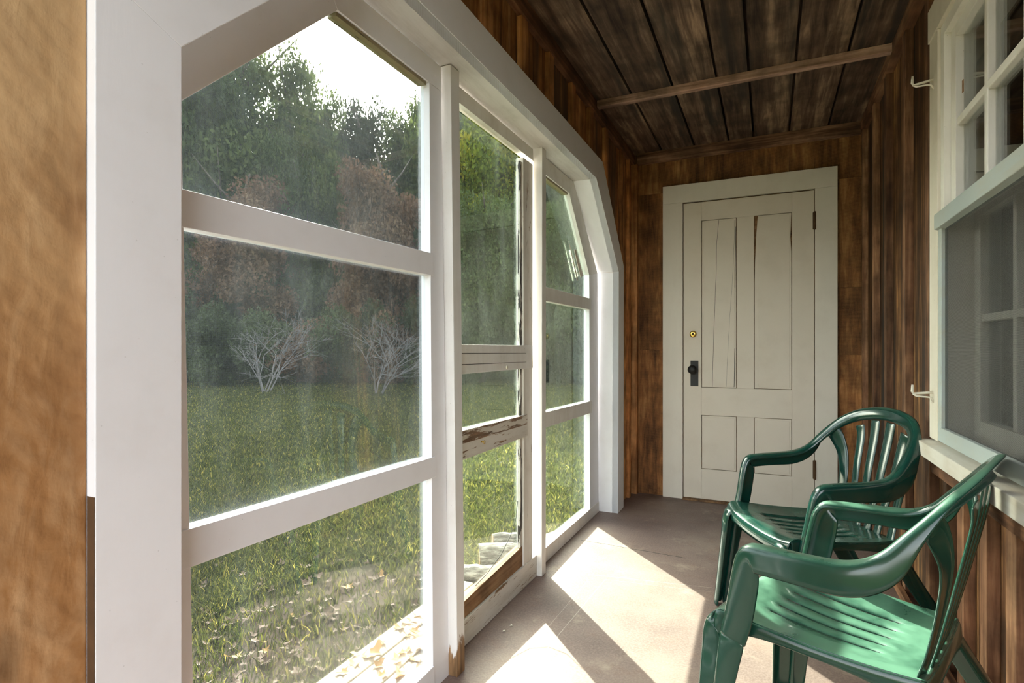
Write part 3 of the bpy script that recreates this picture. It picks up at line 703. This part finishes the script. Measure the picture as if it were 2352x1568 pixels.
# ------------------------------------------------------------------ plastic chairs
def catmull(P_, n):
    out = []; P_ = [np.array(p, float) for p in P_]
    Q = [2*P_[0]-P_[1]]+P_+[2*P_[-1]-P_[-2]]
    for i in range(1, len(Q)-2):
        for k in range(n):
            t = k/n; a, b, c, d = Q[i-1], Q[i], Q[i+1], Q[i+2]
            out.append(.5*((2*b)+(-a+c)*t+(2*a-5*b+4*c-d)*t*t+(-a+3*b-3*c+d)*t**3))
    out.append(P_[-1]); return out
def ribbon(rows, prof, flip=1):
    """rows: arrays [x,y,z, nx,ny,nz, w, s]; prof(w,s)-> list of (o,u)"""
    R = catmull(rows, 6); b = MB(); rings = []
    for i, r in enumerate(R):
        p = Vector(r[:3]); t = Vector(R[min(i+1, len(R)-1)][:3])-Vector(R[max(i-1, 0)][:3]); t.normalize()
        u = Vector(r[3:6]); u = (u-t*u.dot(t)).normalized(); o = t.cross(u)*flip
        rings.append([p+o*a+u*c for a, c in prof(r[6], r[7])])
    n = len(rings[0]); fs = [(i*n+k, i*n+k+1, (i+1)*n+k+1, (i+1)*n+k) for i in range(len(rings)-1) for k in range(n-1)]
    b.add([v for r in rings for v in r], fs); return b
def plast(o, th=.0042, off=0, sub=1):
    m = o.modifiers.new('thickness', 'SOLIDIFY'); m.thickness = th; m.offset = off
    for p in o.data.polygons: p.use_smooth = True
    if sub:
        s = o.modifiers.new('smooth', 'SUBSURF'); s.levels = sub; s.render_levels = sub
    return o
def seatz(s, y):
    # y from -.17 (rear) to .25 (front)
    t = (y+.17)/.42
    z = .392-.016*math.sin(min(1, max(0, t))*math.pi)*(1-.6*abs(s)**2)+.030*max(0, t)**1.5+.012*abs(s)**3
    return z
def seathw(y):
    t = (y+.17)/.42
    return .178+.052*min(1, max(0, t))**.8
def make_chair(mat, label, loc, ang):
    root = empty('plastic_armchair', (loc[0], loc[1], 0), ang-math.pi/2)
    tag(root, label, 'chair', 'green plastic armchairs')
    # arm and back loop : starts at front post bottom (right), over the back, to the left
    def prof(w, s): return [(-w, -.014), (-w+.003, -.004), (-w*.4, .001), (w*.4, .001), (w-.006, -.001), (w, -.008), (w+.002, -.5*s-.004), (w+.002, -s)]
    half = [(.236,.205,.385, 0,1,.05, .017,.062),
            (.239,.190,.45, 0,1,.05, .017,.066),
            (.243,.175,.53, 0,1,.15, .018,.066),
            (.246,.162,.578, 0,.9,.45, .019,.060),
            (.248,.138,.603, 0,.5,.87, .021,.056),
            (.250,.095,.609, 0,.05,1, .023,.056),
            (.256,.02,.613, 0,0,1, .024,.056),
            (.256,-.055,.621, 0,.1,1, .024,.060),
            (.246,-.105,.645, 0,.55,.85, .021,.052),
            (.228,-.150,.695, .0,.85,.55, .021,.030),
            (.195,-.193,.745, -.05,.93,.35, .021,.018),
            (.140,-.224,.780, -.03,.95,.28, .022,.018),
            (.070,-.240,.797, 0,.96,.26, .022,.016),
            (0,-.245,.802, 0,.96,.26, .022,.016)]
    rows = half+[(-a[0],)+a[1:3]+(-a[3],)+a[4:] for a in half[-2::-1]]
    # t x u points inward or outward: choose flip so the skirt is on the outside
    b = ribbon(rows, prof, flip=1)
    v0 = Vector(b.v[7]); 
    if v0.x < b.v[0][0]: b = ribbon(rows, prof, flip=-1)
    loop = plast(b.build('arm_and_back_frame', mat, root))
    # slats
    def pr(w, s): return [(-w, -s*.7), (-w*.93, -.0008), (0, 0), (w*.93, -.0008), (w, -s*.7)]
    for i in range(4):
        q = (i-1.5)
        xb, xt = q*.050, q*.078
        zt = .800-.018*abs(q)**1.6; yt = -.243+.007*abs(q)
        rows = [(xb,-.158,.386, 0,1,.1, .016,.006), (xb*1.05,-.176,.46, 0,1,.1, .0165,.006), (xb*1.15+(xt-xb)*.25,-.203,.58, 0,1,.12, .018,.006), (xb+(xt-xb)*.75,-.228,.70, 0,1,.15, .021,.006), (xt,yt,zt-.020, 0,1,.2, .023,.005)]
        plast(ribbon(rows, pr).build('back_slat', mat, root), .004)
    for sg in (1, -1):
        rows = [(.150*sg,-.150,.386, -.15*sg,1,.05, .022,.006), (.146*sg,-.168,.45, -.15*sg,1,.05, .020,.007), (.148*sg,-.185,.54, -.2*sg,1,.1, .021,.008), (.168*sg,-.196,.63, -.25*sg,1,.15, .024,.009), (.196*sg,-.187,.695, -.35*sg,1,.2, .030,.009), (.212*sg,-.172,.722, -.4*sg,.9,.4, .024,.005)]
        plast(ribbon(rows, pr).build('back_slat', mat, root), .004)
    # seat with five slots
    slots = [-.096,-.048,0,.048,.096]; hw = .0034
    xs = sorted({-1.0,-.985,-.95,-.85,-.7,-.62,.62,.7,.85,.95,.985,1.0} | {round(v/.205, 5) for q in slots for v in (q-hw, q+hw)} | {round((q+.024)/.205, 5) for q in slots[:-1]})
    ys = [-.170,-.160,-.14,-.11,-.075,-.045,-.01,.03,.07,.11,.15,.175,.20,.222,.238,.247,.2505]
    vs, fs = [], []
    for y in ys:
        bow = .0
        for s in xs:
            x = s*seathw(y); z = seatz(s, y)
            yy = y
            if y > .2: 
                e = (y-.2)/.05; z -= .020*e**2.2*1.0; yy = y-.018*abs(s)**2.5*e
            vs.append((x, yy, z))
    nx = len(xs)
    # front roll-down rows and side rims
    for dz, dy in [(.012,.003),(.028,.002),(.040,-.002)]:
        for s in xs:
            base = vs[(len(ys)-1)*nx+xs.index(s)]
            vs.append((base[0], base[1]+dy, base[2]-dz-(.02*max(0, abs(s)-.6)/.4 if dz > .02 else 0)))
    ny = len(ys)+3
    for j in range(ny-1):
        for i in range(nx-1):
            mid = (xs[i]+xs[i+1])/2*.205; ym = (ys[j]+ys[j+1])/2 if j+1 < len(ys) else 9
            if any(abs(mid-q) < hw*.9 for q in slots) and -.075 < ym < .16: continue
            fs.append((j*nx+i, j*nx+i+1, (j+1)*nx+i+1, (j+1)*nx+i))
    b = MB(); b.add(vs, fs)
    st_ = plast(b.build('seat', mat, root), .004, 0, 0)
    # side aprons (arched) and rear apron
    for sg in (1, -1):
        v, f = [], []
        yy = [-.172+.40*k/16 for k in range(17)]
        for k, y in enumerate(yy):
            e = abs((y-.03)/.20); dep = .022+.050*e**3; x = seathw(y)*sg; z = seatz(1, y)-(.020*max(0, (y-.2)/.05)**2 if y > .2 else 0)
            v += [(x*.99, y, z), (x+.004*sg, y, z-.006), (x+.005*sg, y, z-dep*.5), (x+.006*sg, y, z-dep)]
            if k: n = 4*k; f += [(n-4+q, n-3+q, n+1+q, n+q) for q in range(3)]
        plast(MB().add(v, f).build('apron', mat, root), .004)
    v, f = [], []
    for k in range(13):
        s = -1+2*k/12; dep = .03+.04*abs(s)**3; x = .180*s; z = seatz(s, -.17)
        v += [(x, -.168, z), (x, -.176, z-.006), (x, -.178, z-dep)]
        if k: n = 3*k; f += [(n-3+q, n-2+q, n+1+q, n+q) for q in range(2)]
    plast(MB().add(v, f).build('apron', mat, root), .004)
    # legs
    def lp(w, s): return [(-w*1.1, -.002), (-w*.7, .004), (w*.3, .004), (w*.9, 0), (w, -.008), (w+.003, -.5*s), (w+.004, -s)]
    for sg in (1, -1):
        rows = [(.194*sg,.205,.406, 0,.15,1, .026,.012), (.197*sg,.230,.404, 0,.5,.85, .028,.020), (.200*sg,.249,.392, 0,.85,.5, .029,.034), (.204*sg,.257,.362, 0,1,.15, .027,.046), (.210*sg,.258,.32, 0,1,.05, .025,.050), (.222*sg,.259,.26, 0,1,0, .022,.046), (.238*sg,.267,.12, 0,1,0, .020,.042), (.250*sg,.275,.002, 0,1,0, .018,.036)]
        b = ribbon(rows, lp, 1)
        if (b.v[6][0]-b.v[0][0])*sg < 0: b = ribbon(rows, lp, -1)
        rw = [(.262*sg,.240,.002, 0,1,0, .010,.034), (.253*sg,.229,.14, 0,1,.03, .013,.042), (.244*sg,.217,.27, 0,1,.05, .015,.05), (.236*sg,.205,.387, 0,1,.05, .017,.062)]
        c_ = ribbon(rw, prof, 1)
        if (c_.v[7][0]-c_.v[0][0])*sg < 0: c_ = ribbon(rw, prof, -1)
        b.add(c_.v, c_.f)
        plast(b.build('leg', mat, root), .0045)
        rows = [(.165*sg,-.160,.392, 0,-1,.2, .030,.06), (.172*sg,-.185,.34, 0,-1,.15, .028,.058), (.188*sg,-.255,.22, 0,-1,.2, .026,.052), (.205*sg,-.335,.10, 0,-1,.2, .023,.045), (.214*sg,-.400,.002, 0,-1,.2, .020,.040)]
        b = ribbon(rows, lp, 1)
        if (b.v[6][0]-b.v[0][0])*sg < 0: b = ribbon(rows, lp, -1)
        plast(b.build('leg', mat, root), .0045)
    return root
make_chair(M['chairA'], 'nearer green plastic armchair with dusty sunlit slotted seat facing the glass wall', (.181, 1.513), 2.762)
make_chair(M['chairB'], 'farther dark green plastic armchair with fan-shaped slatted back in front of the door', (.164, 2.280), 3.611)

# ------------------------------------------------------------------ outdoors close by
b = MB()
for k in range(3):
    x0 = -1.045-.10*k
    b.seed(); b.box(x0-.094, x0, -.6, 2.25, -.085, -.05)
b.seed(.5); b.box(-1.34, -1.04, -.6, 2.25, -.145, -.09)
o = b.build('deck', M['deck'], bev=.004); struct(o, 'sunlit weathered boards of the low step outside the near sash', 'deck')
def leaf_mesh(seed, size):
    rnd = random.Random(seed); b = MB(); n = 11
    ang = [2*math.pi*i/n for i in range(n)]
    rad = [size*(1.0 if i % 2 == 0 else .52)*rnd.uniform(.8, 1.15) for i in range(n)]
    c1, c2 = rnd.uniform(2, 9), rnd.uniform(-5, 5)
    pts = [(0, 0, 0)]
    for a, r in zip(ang, rad): 
        for q in (.5, 1): pts.append((r*q*math.cos(a), r*q*math.sin(a)*.8, 0))
    pts = [(x, y, min(.6*size, (x*x*c1+y*y*c2+x*y*4)*1.0/size*.08+abs(x)*.15)) for x, y, _ in pts]
    zmin = min(p[2] for p in pts); pts = [(x, y, z-zmin+.001) for x, y, z in pts]
    fs = []
    for i in range(n):
        j = (i+1) % n; a, b2, c, d = 1+2*i, 2+2*i, 1+2*j, 2+2*j
        fs += [(0, a, c), (a, b2, d, c)]
    me = bpy.data.meshes.new('dry_leaf'); me.from_pydata(pts, [], fs); me.update()
    at = me.attributes.new('rnd', 'FLOAT', 'POINT'); at.data.foreach_set('value', [rnd.random()]*len(pts))
    return me
lm = [leaf_mesh(i, s) for i, s in enumerate((.032, .028, .038, .024, .034, .030, .036, .026))]
for me in lm[:4]: me.materials.append(M['dry_leaf'])
for me in lm[4:]: me.materials.append(M['dry_leaf2'])
rl = random.Random(3)
def leaf(k, x, y, z, label, group, sc=1):
    o = bpy.data.objects.new('dry_leaf', lm[k]); COL.objects.link(o); o.location = (x, y, z); o.rotation_euler = (rl.uniform(-.3, .3), rl.uniform(-.3, .3), rl.uniform(0, 6.28)); o.scale = (sc,)*3
    if group: tag(o, label, 'leaf', group)
    else: tag(o, label, 'leaf')
    return o
for (px, py) in [(878,1478),(893,1420),(905,1440),(940,1495),(965,1460),(975,1490),(925,1500),(845,1510),(935,1462),(955,1515),(880,1550),(920,1552),(830,1505),(815,1525),(860,1500),(972,1432),(962,1540),(900,1400),(950,1450),(985,1520),(790,1545),(912,1520),(870,1530),(945,1425)]:
    x, y = onZ(px, py, -.05)
    if x < -1.32: x = -1.30
    leaf(rl.randrange(4), x, y, -.05, 'curled tan dry leaf lying on the sunlit step boards', 'leaves on the step', rl.uniform(.7, 1.15))
cnt = 0
while cnt < 190:
    px, py = rl.uniform(410, 985), rl.uniform(1200, 1640)
    x, y = onZ(px, py, -.15)
    if x > -1.38: continue
    if rl.random() < (1640-py)/700: continue
    leaf(4+rl.randrange(4) if rl.random() < .92 else rl.randrange(4), x, y, -.135, 'brown dry leaf lying in the shaded lawn', 'leaves on the lawn', rl.uniform(.5, 1.05)); cnt += 1
leaf(0, *onZ(2047, 1338, 0), .001, 'small orange leaf on the floor at the foot of the right wall', None, .8)
# paint flakes on floor
for (px, py, lb) in [(1157,1450,'larger white paint flake on the floor near the rotten post'), (1174,1437,'smaller white paint flake beside a larger flake on the floor')]:
    x, y = onZ(px, py, 0); b = MB().seed()
    b.add([(x-.006,y-.002,.001),(x+.002,y-.005,.003),(x+.007,y+.003,.001),(x-.001,y+.005,.004),(x-.006,y-.002,.0018),(x+.002,y-.005,.0038),(x+.007,y+.003,.0018),(x-.001,y+.005,.0048)], [(3,2,1,0),(4,5,6,7),(0,1,5,4),(1,2,6,5),(2,3,7,6),(3,0,4,7)])
    o = b.build('paint_flake', M['hook'], None, loc=(x, y, 0)); tag(o, lb, 'flake')
# firewood logs outside the middle sash
def log(x, y, z, L, r, ang, label):
    root = empty('firewood_log', (x, y, z-r), ang); tag(root, label, 'log')
    b = MB(); rr = random.Random(int(x*1000)); pts = [(-L/2+L*i/8, rr.uniform(-.004,.004), r+rr.uniform(-.003,.003)) for i in range(9)]
    b.tube(pts, [r*rr.uniform(.92,1.06) for _ in pts], 14, cap=False); b.build('bark', M['log'], root, smooth=True)
    for s in (-1, 1):
        p = pts[0] if s < 0 else pts[-1]; e = MB(); e.tube([p, (p[0]+s*.003, p[1], p[2])], r*.93, 14); e.build('cut_end', M['logend'], root)
xx, yy = onZ(1150, 1272, -.04)
log(xx+.03, yy+.03, -.05, .30, .062, math.radians(30), 'thick whitish-barked firewood log with an orange cut end outside middle sash')
xx, yy = onZ(1175, 1243, -.06); log(xx, yy+.05, -.07, .26, .045, math.radians(32), 'grey firewood log lying behind the thick whitish log')
xx, yy = onZ(1095, 1312, -.06); log(xx, yy, -.08, .26, .050, math.radians(22), 'speckled grey firewood log nearest the rotten post')
b = MB().seed(); x_, y_ = onZ(1275, 1225, -.06); b.box(-.05,.05,-.28,.28,-.02,.02); o = b.build('plank', M['plank'], None, bev=.004); o.location = (x_+.02, y_+.05, -.085); o.rotation_euler = (0,0,-.35); tag(o, 'weathered grey plank lying outside the far sash', 'plank')
b = MB().seed(); x_, y_ = onZ(1100, 1350, -.08); b.box(-.05,.05,-.22,.22,-.015,.015); o = b.build('plank', M['plank'], None, bev=.004); o.location = (-1.09, 2.5, -.12); o.rotation_euler = (0,0,.05); tag(o, 'weathered grey plank between the logs and the middle sash', 'plank')

# grass blades
def grass(n, seed):
    r = np.random.default_rng(seed)
    d = 1.2*np.exp(r.random(n)*math.log(21/1.2)); pa = r.uniform(300, 1450, n)
    u = (pa-1176)/F; X = (u*CY-SY)*d; Y = (u*SY+CY)*d
    k = (X < -1.36) | ((X < -1.08) & (Y > 2.3))
    dd = (X+1.75)**2+.4*(Y-1.75)**2
    k &= (dd > .22) | (r.random(n) < .25)
    clump = np.sin(X*5.1+np.sin(Y*3.7)*2)*np.sin(Y*6.3+np.cos(X*4.1)*2)
    k &= r.random(n) < .62+.38*clump
    X, Y, d = X[k], Y[k], d[k]; n = len(X)
    h = r.uniform(.025, .06, n); w = r.uniform(.0016, .0032, n)*(1+np.clip(d-2, 0, 19)*.4); a = r.uniform(0, 6.283, n)
    lx, ly = r.normal(0, .5, n)*h, r.normal(0, .5, n)*h
    dx, dy = np.cos(a)*w, np.sin(a)*w
    V = np.zeros((n, 5, 3)); z0 = -.155
    V[:,0] = np.stack([X-dx, Y-dy, np.full(n, z0)], 1); V[:,1] = np.stack([X+dx, Y+dy, np.full(n, z0)], 1)
    V[:,2] = np.stack([X+dx*.8+lx*.4, Y+dy*.8+ly*.4, z0+h*.6], 1); V[:,3] = np.stack([X-dx*.8+lx*.4, Y-dy*.8+ly*.4, z0+h*.6], 1)
    V[:,4] = np.stack([X+lx, Y+ly, z0+h], 1)
    me = bpy.data.meshes.new('grass'); me.vertices.add(n*5); me.vertices.foreach_set('co', V.ravel())
    idx = np.arange(n)[:, None]*5
    loops = np.concatenate([idx+0, idx+1, idx+2, idx+3, idx+3, idx+2, idx+4], 1)
    me.loops.add(n*7); me.loops.foreach_set('vertex_index', loops.ravel().astype(np.int32))
    st = (np.arange(n)[:, None]*7+np.array([0, 4])).ravel(); tot = np.tile([4, 3], n)
    me.polygons.add(n*2); me.polygons.foreach_set('loop_start', st.astype(np.int32)); me.polygons.foreach_set('loop_total', tot.astype(np.int32))
    me.update(); me.validate()
    at = me.attributes.new('rnd', 'FLOAT', 'POINT'); at.data.foreach_set('value', np.repeat(np.clip(r.normal(.4, .22, n), 0, 1), 5).astype(np.float32))
    me.materials.append(M['grass']); o = bpy.data.objects.new('grass', me); COL.objects.link(o)
    tag(o, 'short green grass blades of the lawn outside', 'grass', kind='stuff')
grass(400000, 5)

# ------------------------------------------------------------------ trees
def crown(name, seed, rx, rz, zc, nblob, nleaf, size, mat, blob=.36, low=False):
    """crown of leaf cards in clumps, ellipsoid radius rx/rz centred at height zc, unit metres"""
    r = np.random.default_rng(seed)
    v = r.normal(size=(nblob, 3)); v /= np.linalg.norm(v, axis=1)[:, None]
    rad = r.uniform(.25, .95, nblob)[:, None]; C = v*rad*np.array([rx, rx, rz]); C[:, 2] += zc
    br = r.uniform(.6, 1.25, nblob)*blob*min(rx, rz)
    k = r.integers(0, nblob, nleaf)
    q = r.normal(size=(nleaf, 3)); q /= np.linalg.norm(q, axis=1)[:, None]
    q *= (r.random(nleaf)**.45)[:, None]*br[k][:, None]; q[:, 2] *= .8
    P_ = C[k]+q
    if low: P_[:, 2] = np.abs(P_[:, 2])+.02
    a = r.normal(size=(nleaf, 3)); a /= np.linalg.norm(a, axis=1)[:, None]
    b = r.normal(size=(nleaf, 3)); b -= a*(a*b).sum(1)[:, None]; b /= np.linalg.norm(b, axis=1)[:, None]
    s = (size*r.uniform(.5, 1.3, nleaf))[:, None]
    V = np.stack([P_-a*s*.9, P_-b*s*.45, P_+a*s*.9, P_+b*s*.45], 1)
    me = bpy.data.meshes.new(name); me.vertices.add(nleaf*4); me.vertices.foreach_set('co', V.ravel())
    me.loops.add(nleaf*4); me.loops.foreach_set('vertex_index', np.arange(nleaf*4, dtype=np.int32))
    me.polygons.add(nleaf); me.polygons.foreach_set('loop_start', np.arange(0, nleaf*4, 4, dtype=np.int32)); me.polygons.foreach_set('loop_total', np.full(nleaf, 4, dtype=np.int32))
    me.update(); me.validate()
    tone = np.clip(r.random(nblob)[k]*.55+r.random(nleaf)*.45, 0, 1)
    at = me.attributes.new('rnd', 'FLOAT', 'POINT'); at.data.foreach_set('value', np.repeat(tone, 4).astype(np.float32))
    me.materials.append(mat); return me
def trunk_mesh(name, seed, h, r0, nb, spread, mat):
    rr = random.Random(seed); b = MB().seed()
    pts = [(rr.uniform(-.15,.15)*i, rr.uniform(-.15,.15)*i, h*i/6) for i in range(7)]; pts[0] = (0,0,-.4)
    b.tube(pts, [r0*(1-.75*i/6) for i in range(7)], 10)
    for _ in range(nb):
        i = rr.randint(2, 5); p = Vector(pts[i]); a = rr.uniform(0, 6.28); L = spread*rr.uniform(.6, 1)
        mid = p+Vector((math.cos(a)*L*.5, math.sin(a)*L*.5, L*.35)); e = p+Vector((math.cos(a)*L, math.sin(a)*L, L*.8))
        b.tube([p, mid, e], [r0*.35, r0*.22, r0*.06], 6)
    me_o = b.build(name, mat, None, smooth=True); me = me_o.data; bpy.data.objects.remove(me_o); return me
CR = {  # unit trees: crown spans height ~ .22..1 of 10 m
 'sparse': (crown('foliage', 1, 3.6, 4.2, 6.0, 90, 34000, .105, M['leaf_green'], .26), trunk_mesh('trunk', 1, 9, .22, 12, 3.2, M['bark'])),
 'green': (crown('foliage', 2, 3.2, 4.4, 5.7, 80, 46000, .115, M['leaf_green'], .34), trunk_mesh('trunk', 2, 9, .25, 10, 2.5, M['bark'])),
 'dark': (crown('foliage', 3, 3.2, 4.7, 5.2, 80, 46000, .12, M['leaf_dark'], .36), trunk_mesh('trunk', 3, 9, .25, 8, 2.4, M['bark'])),
 'yellow': (crown('foliage', 4, 3.2, 4.4, 5.6, 80, 46000, .12, M['leaf_yellow'], .32), trunk_mesh('trunk', 4, 9, .2, 8, 2.4, M['bark'])),
 'brown': (crown('foliage', 5, 3.0, 4.6, 5.2, 80, 44000, .115, M['leaf_brown'], .34), trunk_mesh('trunk', 5, 9, .2, 10, 2.6, M['bark'])),
}
SH = {'dark': crown('foliage', 11, 2.2, 1.5, 1.2, 50, 20000, .085, M['leaf_dark'], .42, True),
      'brown': crown('foliage', 12, 2.2, 1.5, 1.2, 50, 20000, .085, M['leaf_brown'], .42, True)}
KN = {'sparse': 'thinly leaved green', 'green': 'full green', 'dark': 'dense dark green', 'yellow': 'yellow-green', 'brown': 'russet brown'}
rt = random.Random(9)
def gz(x, y): return -.15+max(0, math.hypot(x, y)-22)*.035
def tree(px, D, top, wpx, kind, label):
    x, y, _ = atD(px, D); z0 = gz(x, y); h = H+(800-top)/F*D-z0; wr = wpx/F*D/2
    root = empty('tree', (x, y, z0), rt.uniform(0, 6.28)); tag(root, label, 'tree', 'trees beyond the lawn')
    sc = h/10.2; sx = wr/3.4
    for nm, me in zip(('foliage', 'trunk'), CR[kind]):
        o = bpy.data.objects.new(nm, me); COL.objects.link(o); o.parent = root; o.scale = (sx, sx, sc)
    return root
TREES = [
 # px, distance, top y, width px, kind, where
 (520, 25, 0, 380, 'sparse', 'tall thinly leaved green tree at the left of the near sash, sky showing through'),
 (385, 23, -80, 330, 'green', 'tall green tree mostly hidden behind the near white jamb'),
 (650, 27, 70, 215, 'sparse', 'thinly leaved green tree just left of the bright sky gap'),
 (719, 30, 98, 180, 'green', 'round green tree directly under the bright sky gap'),
 (835, 33, 200, 170, 'dark', 'dark rounded treetop in the middle of the sky gap'),
 (955, 31, 165, 200, 'green', 'green treetop at the right edge of the near sash sky gap'),
 (705, 24, 255, 200, 'green', 'lower green tree in front of the taller ones beneath the sky gap'),
 (870, 21, 290, 260, 'brown', 'broad russet brown tree in the right half of the near sash'),
 (560, 22, 330, 300, 'brown', 'russet brown tree low behind the left part of the near sash'),
 (1030, 27, 110, 220, 'green', 'green tree behind the first white post'),
 (1120, 23, 150, 260, 'yellow', 'yellow-green sunlit tree in the top of the middle sash'),
 (1105, 19, 400, 220, 'green', 'mid-height green tree in the middle sash under the yellow one'),
 (1215, 27, 60, 260, 'dark', 'tall dark tree behind the second white post'),
 (1310, 24, 160, 260, 'dark', 'dark green tree filling the far sash'),
 (1420, 26, 150, 260, 'dark', 'dark green tree right of the far sash'),
 (1250, 20, 430, 220, 'green', 'lower green tree between middle and far sash'),
 (280, 27, 60, 300, 'dark', 'dark tree far left behind the wide white board'),
 (460, 33, 240, 400, 'dark', 'dark tree in the back row at the left of the near sash'),
 (640, 34, 290, 330, 'dark', 'dark tree in the back row behind the bare bushes'),
 (800, 35, 270, 330, 'dark', 'dark tree in the back row behind the russet tree'),
 (960, 34, 230, 330, 'dark', 'dark tree in the back row behind the first post'),
 (1130, 33, 150, 340, 'dark', 'dark tree in the back row behind the yellow-green tree'),
]
for t in TREES: tree(*t)
for i, (px, D, w_, h_, k) in enumerate([(420,19,330,2.6,'dark'),(560,18,300,2.9,'dark'),(690,19,300,2.7,'brown'),(800,18.5,260,3.1,'dark'),(900,19,260,2.9,'brown'),(1010,19,260,3.2,'dark'),(1110,19,240,3.4,'dark'),(1210,18.5,240,3.4,'dark'),(1310,18,240,3.2,'dark'),(1410,18,240,3.4,'dark'),
        (480,23,330,5.0,'dark'),(650,23,330,5.2,'dark'),(820,23.5,320,5.2,'dark'),(990,23,300,5.4,'dark'),(1150,22,300,5.6,'dark'),(1300,21,300,5.4,'dark'),(300,20,300,4.5,'dark')]):
    x, y, _ = atD(px, D); root = empty('shrub', (x, y, gz(x, y)), rt.uniform(0, 6.28))
    tag(root, ('low dark green thicket at the lawn edge' if k == 'dark' else 'low brown thicket at the lawn edge') if h_ < 4 else 'taller dark thicket standing under the trees', 'shrub', ('brown' if k == 'brown' else 'dark' if h_ < 4 else 'taller')+' thickets under the trees')
    o = bpy.data.objects.new('foliage', SH[k]); COL.objects.link(o); o.parent = root; s = w_/F*D/2/2.6; o.scale = (s, s, h_/3.0)
# bare bushes
def bare(px, D, h, spread, seed, label):
    x, y, _ = atD(px, D); rr = random.Random(seed); b = MB().seed()
    def grow(p, d, L, r, lev):
        q = p+d*L*.5+Vector((rr.uniform(-.1,.1), rr.uniform(-.1,.1), rr.uniform(-.05,.05)))*L; e = q+d*L*.5+Vector((0,0,-.04*L))
        b.tube([p, q, e], [r, r*.8, r*.6], 5, cap=False)
        if lev == 0: return
        for _ in range(3 if lev > 1 else 4):
            nd = (d+Vector((rr.uniform(-.9,.9), rr.uniform(-.9,.9), rr.uniform(-.5,.7)))).normalized()
            grow(e if rr.random() < .6 else q, nd, L*rr.uniform(.55,.8), r*.6, lev-1)
    for _ in range(5):
        a = rr.uniform(0, 6.28); grow(Vector((rr.uniform(-.1,.1), rr.uniform(-.1,.1), -.1)), Vector((math.cos(a)*spread, math.sin(a)*spread, 1)).normalized(), h*.36, .022, 4)
    o = b.build('bare_bush', M['twig'], None, smooth=False); o.location = (x, y, gz(x, y)); tag(o, label, 'bush')
bare(870, 14.5, 2.7, .6, 4, 'leafless grey bush at the lawn edge, right half of the near sash')
bare(610, 15, 2.9, .5, 8, 'leafless grey bush at the lawn edge, left half of the near sash')
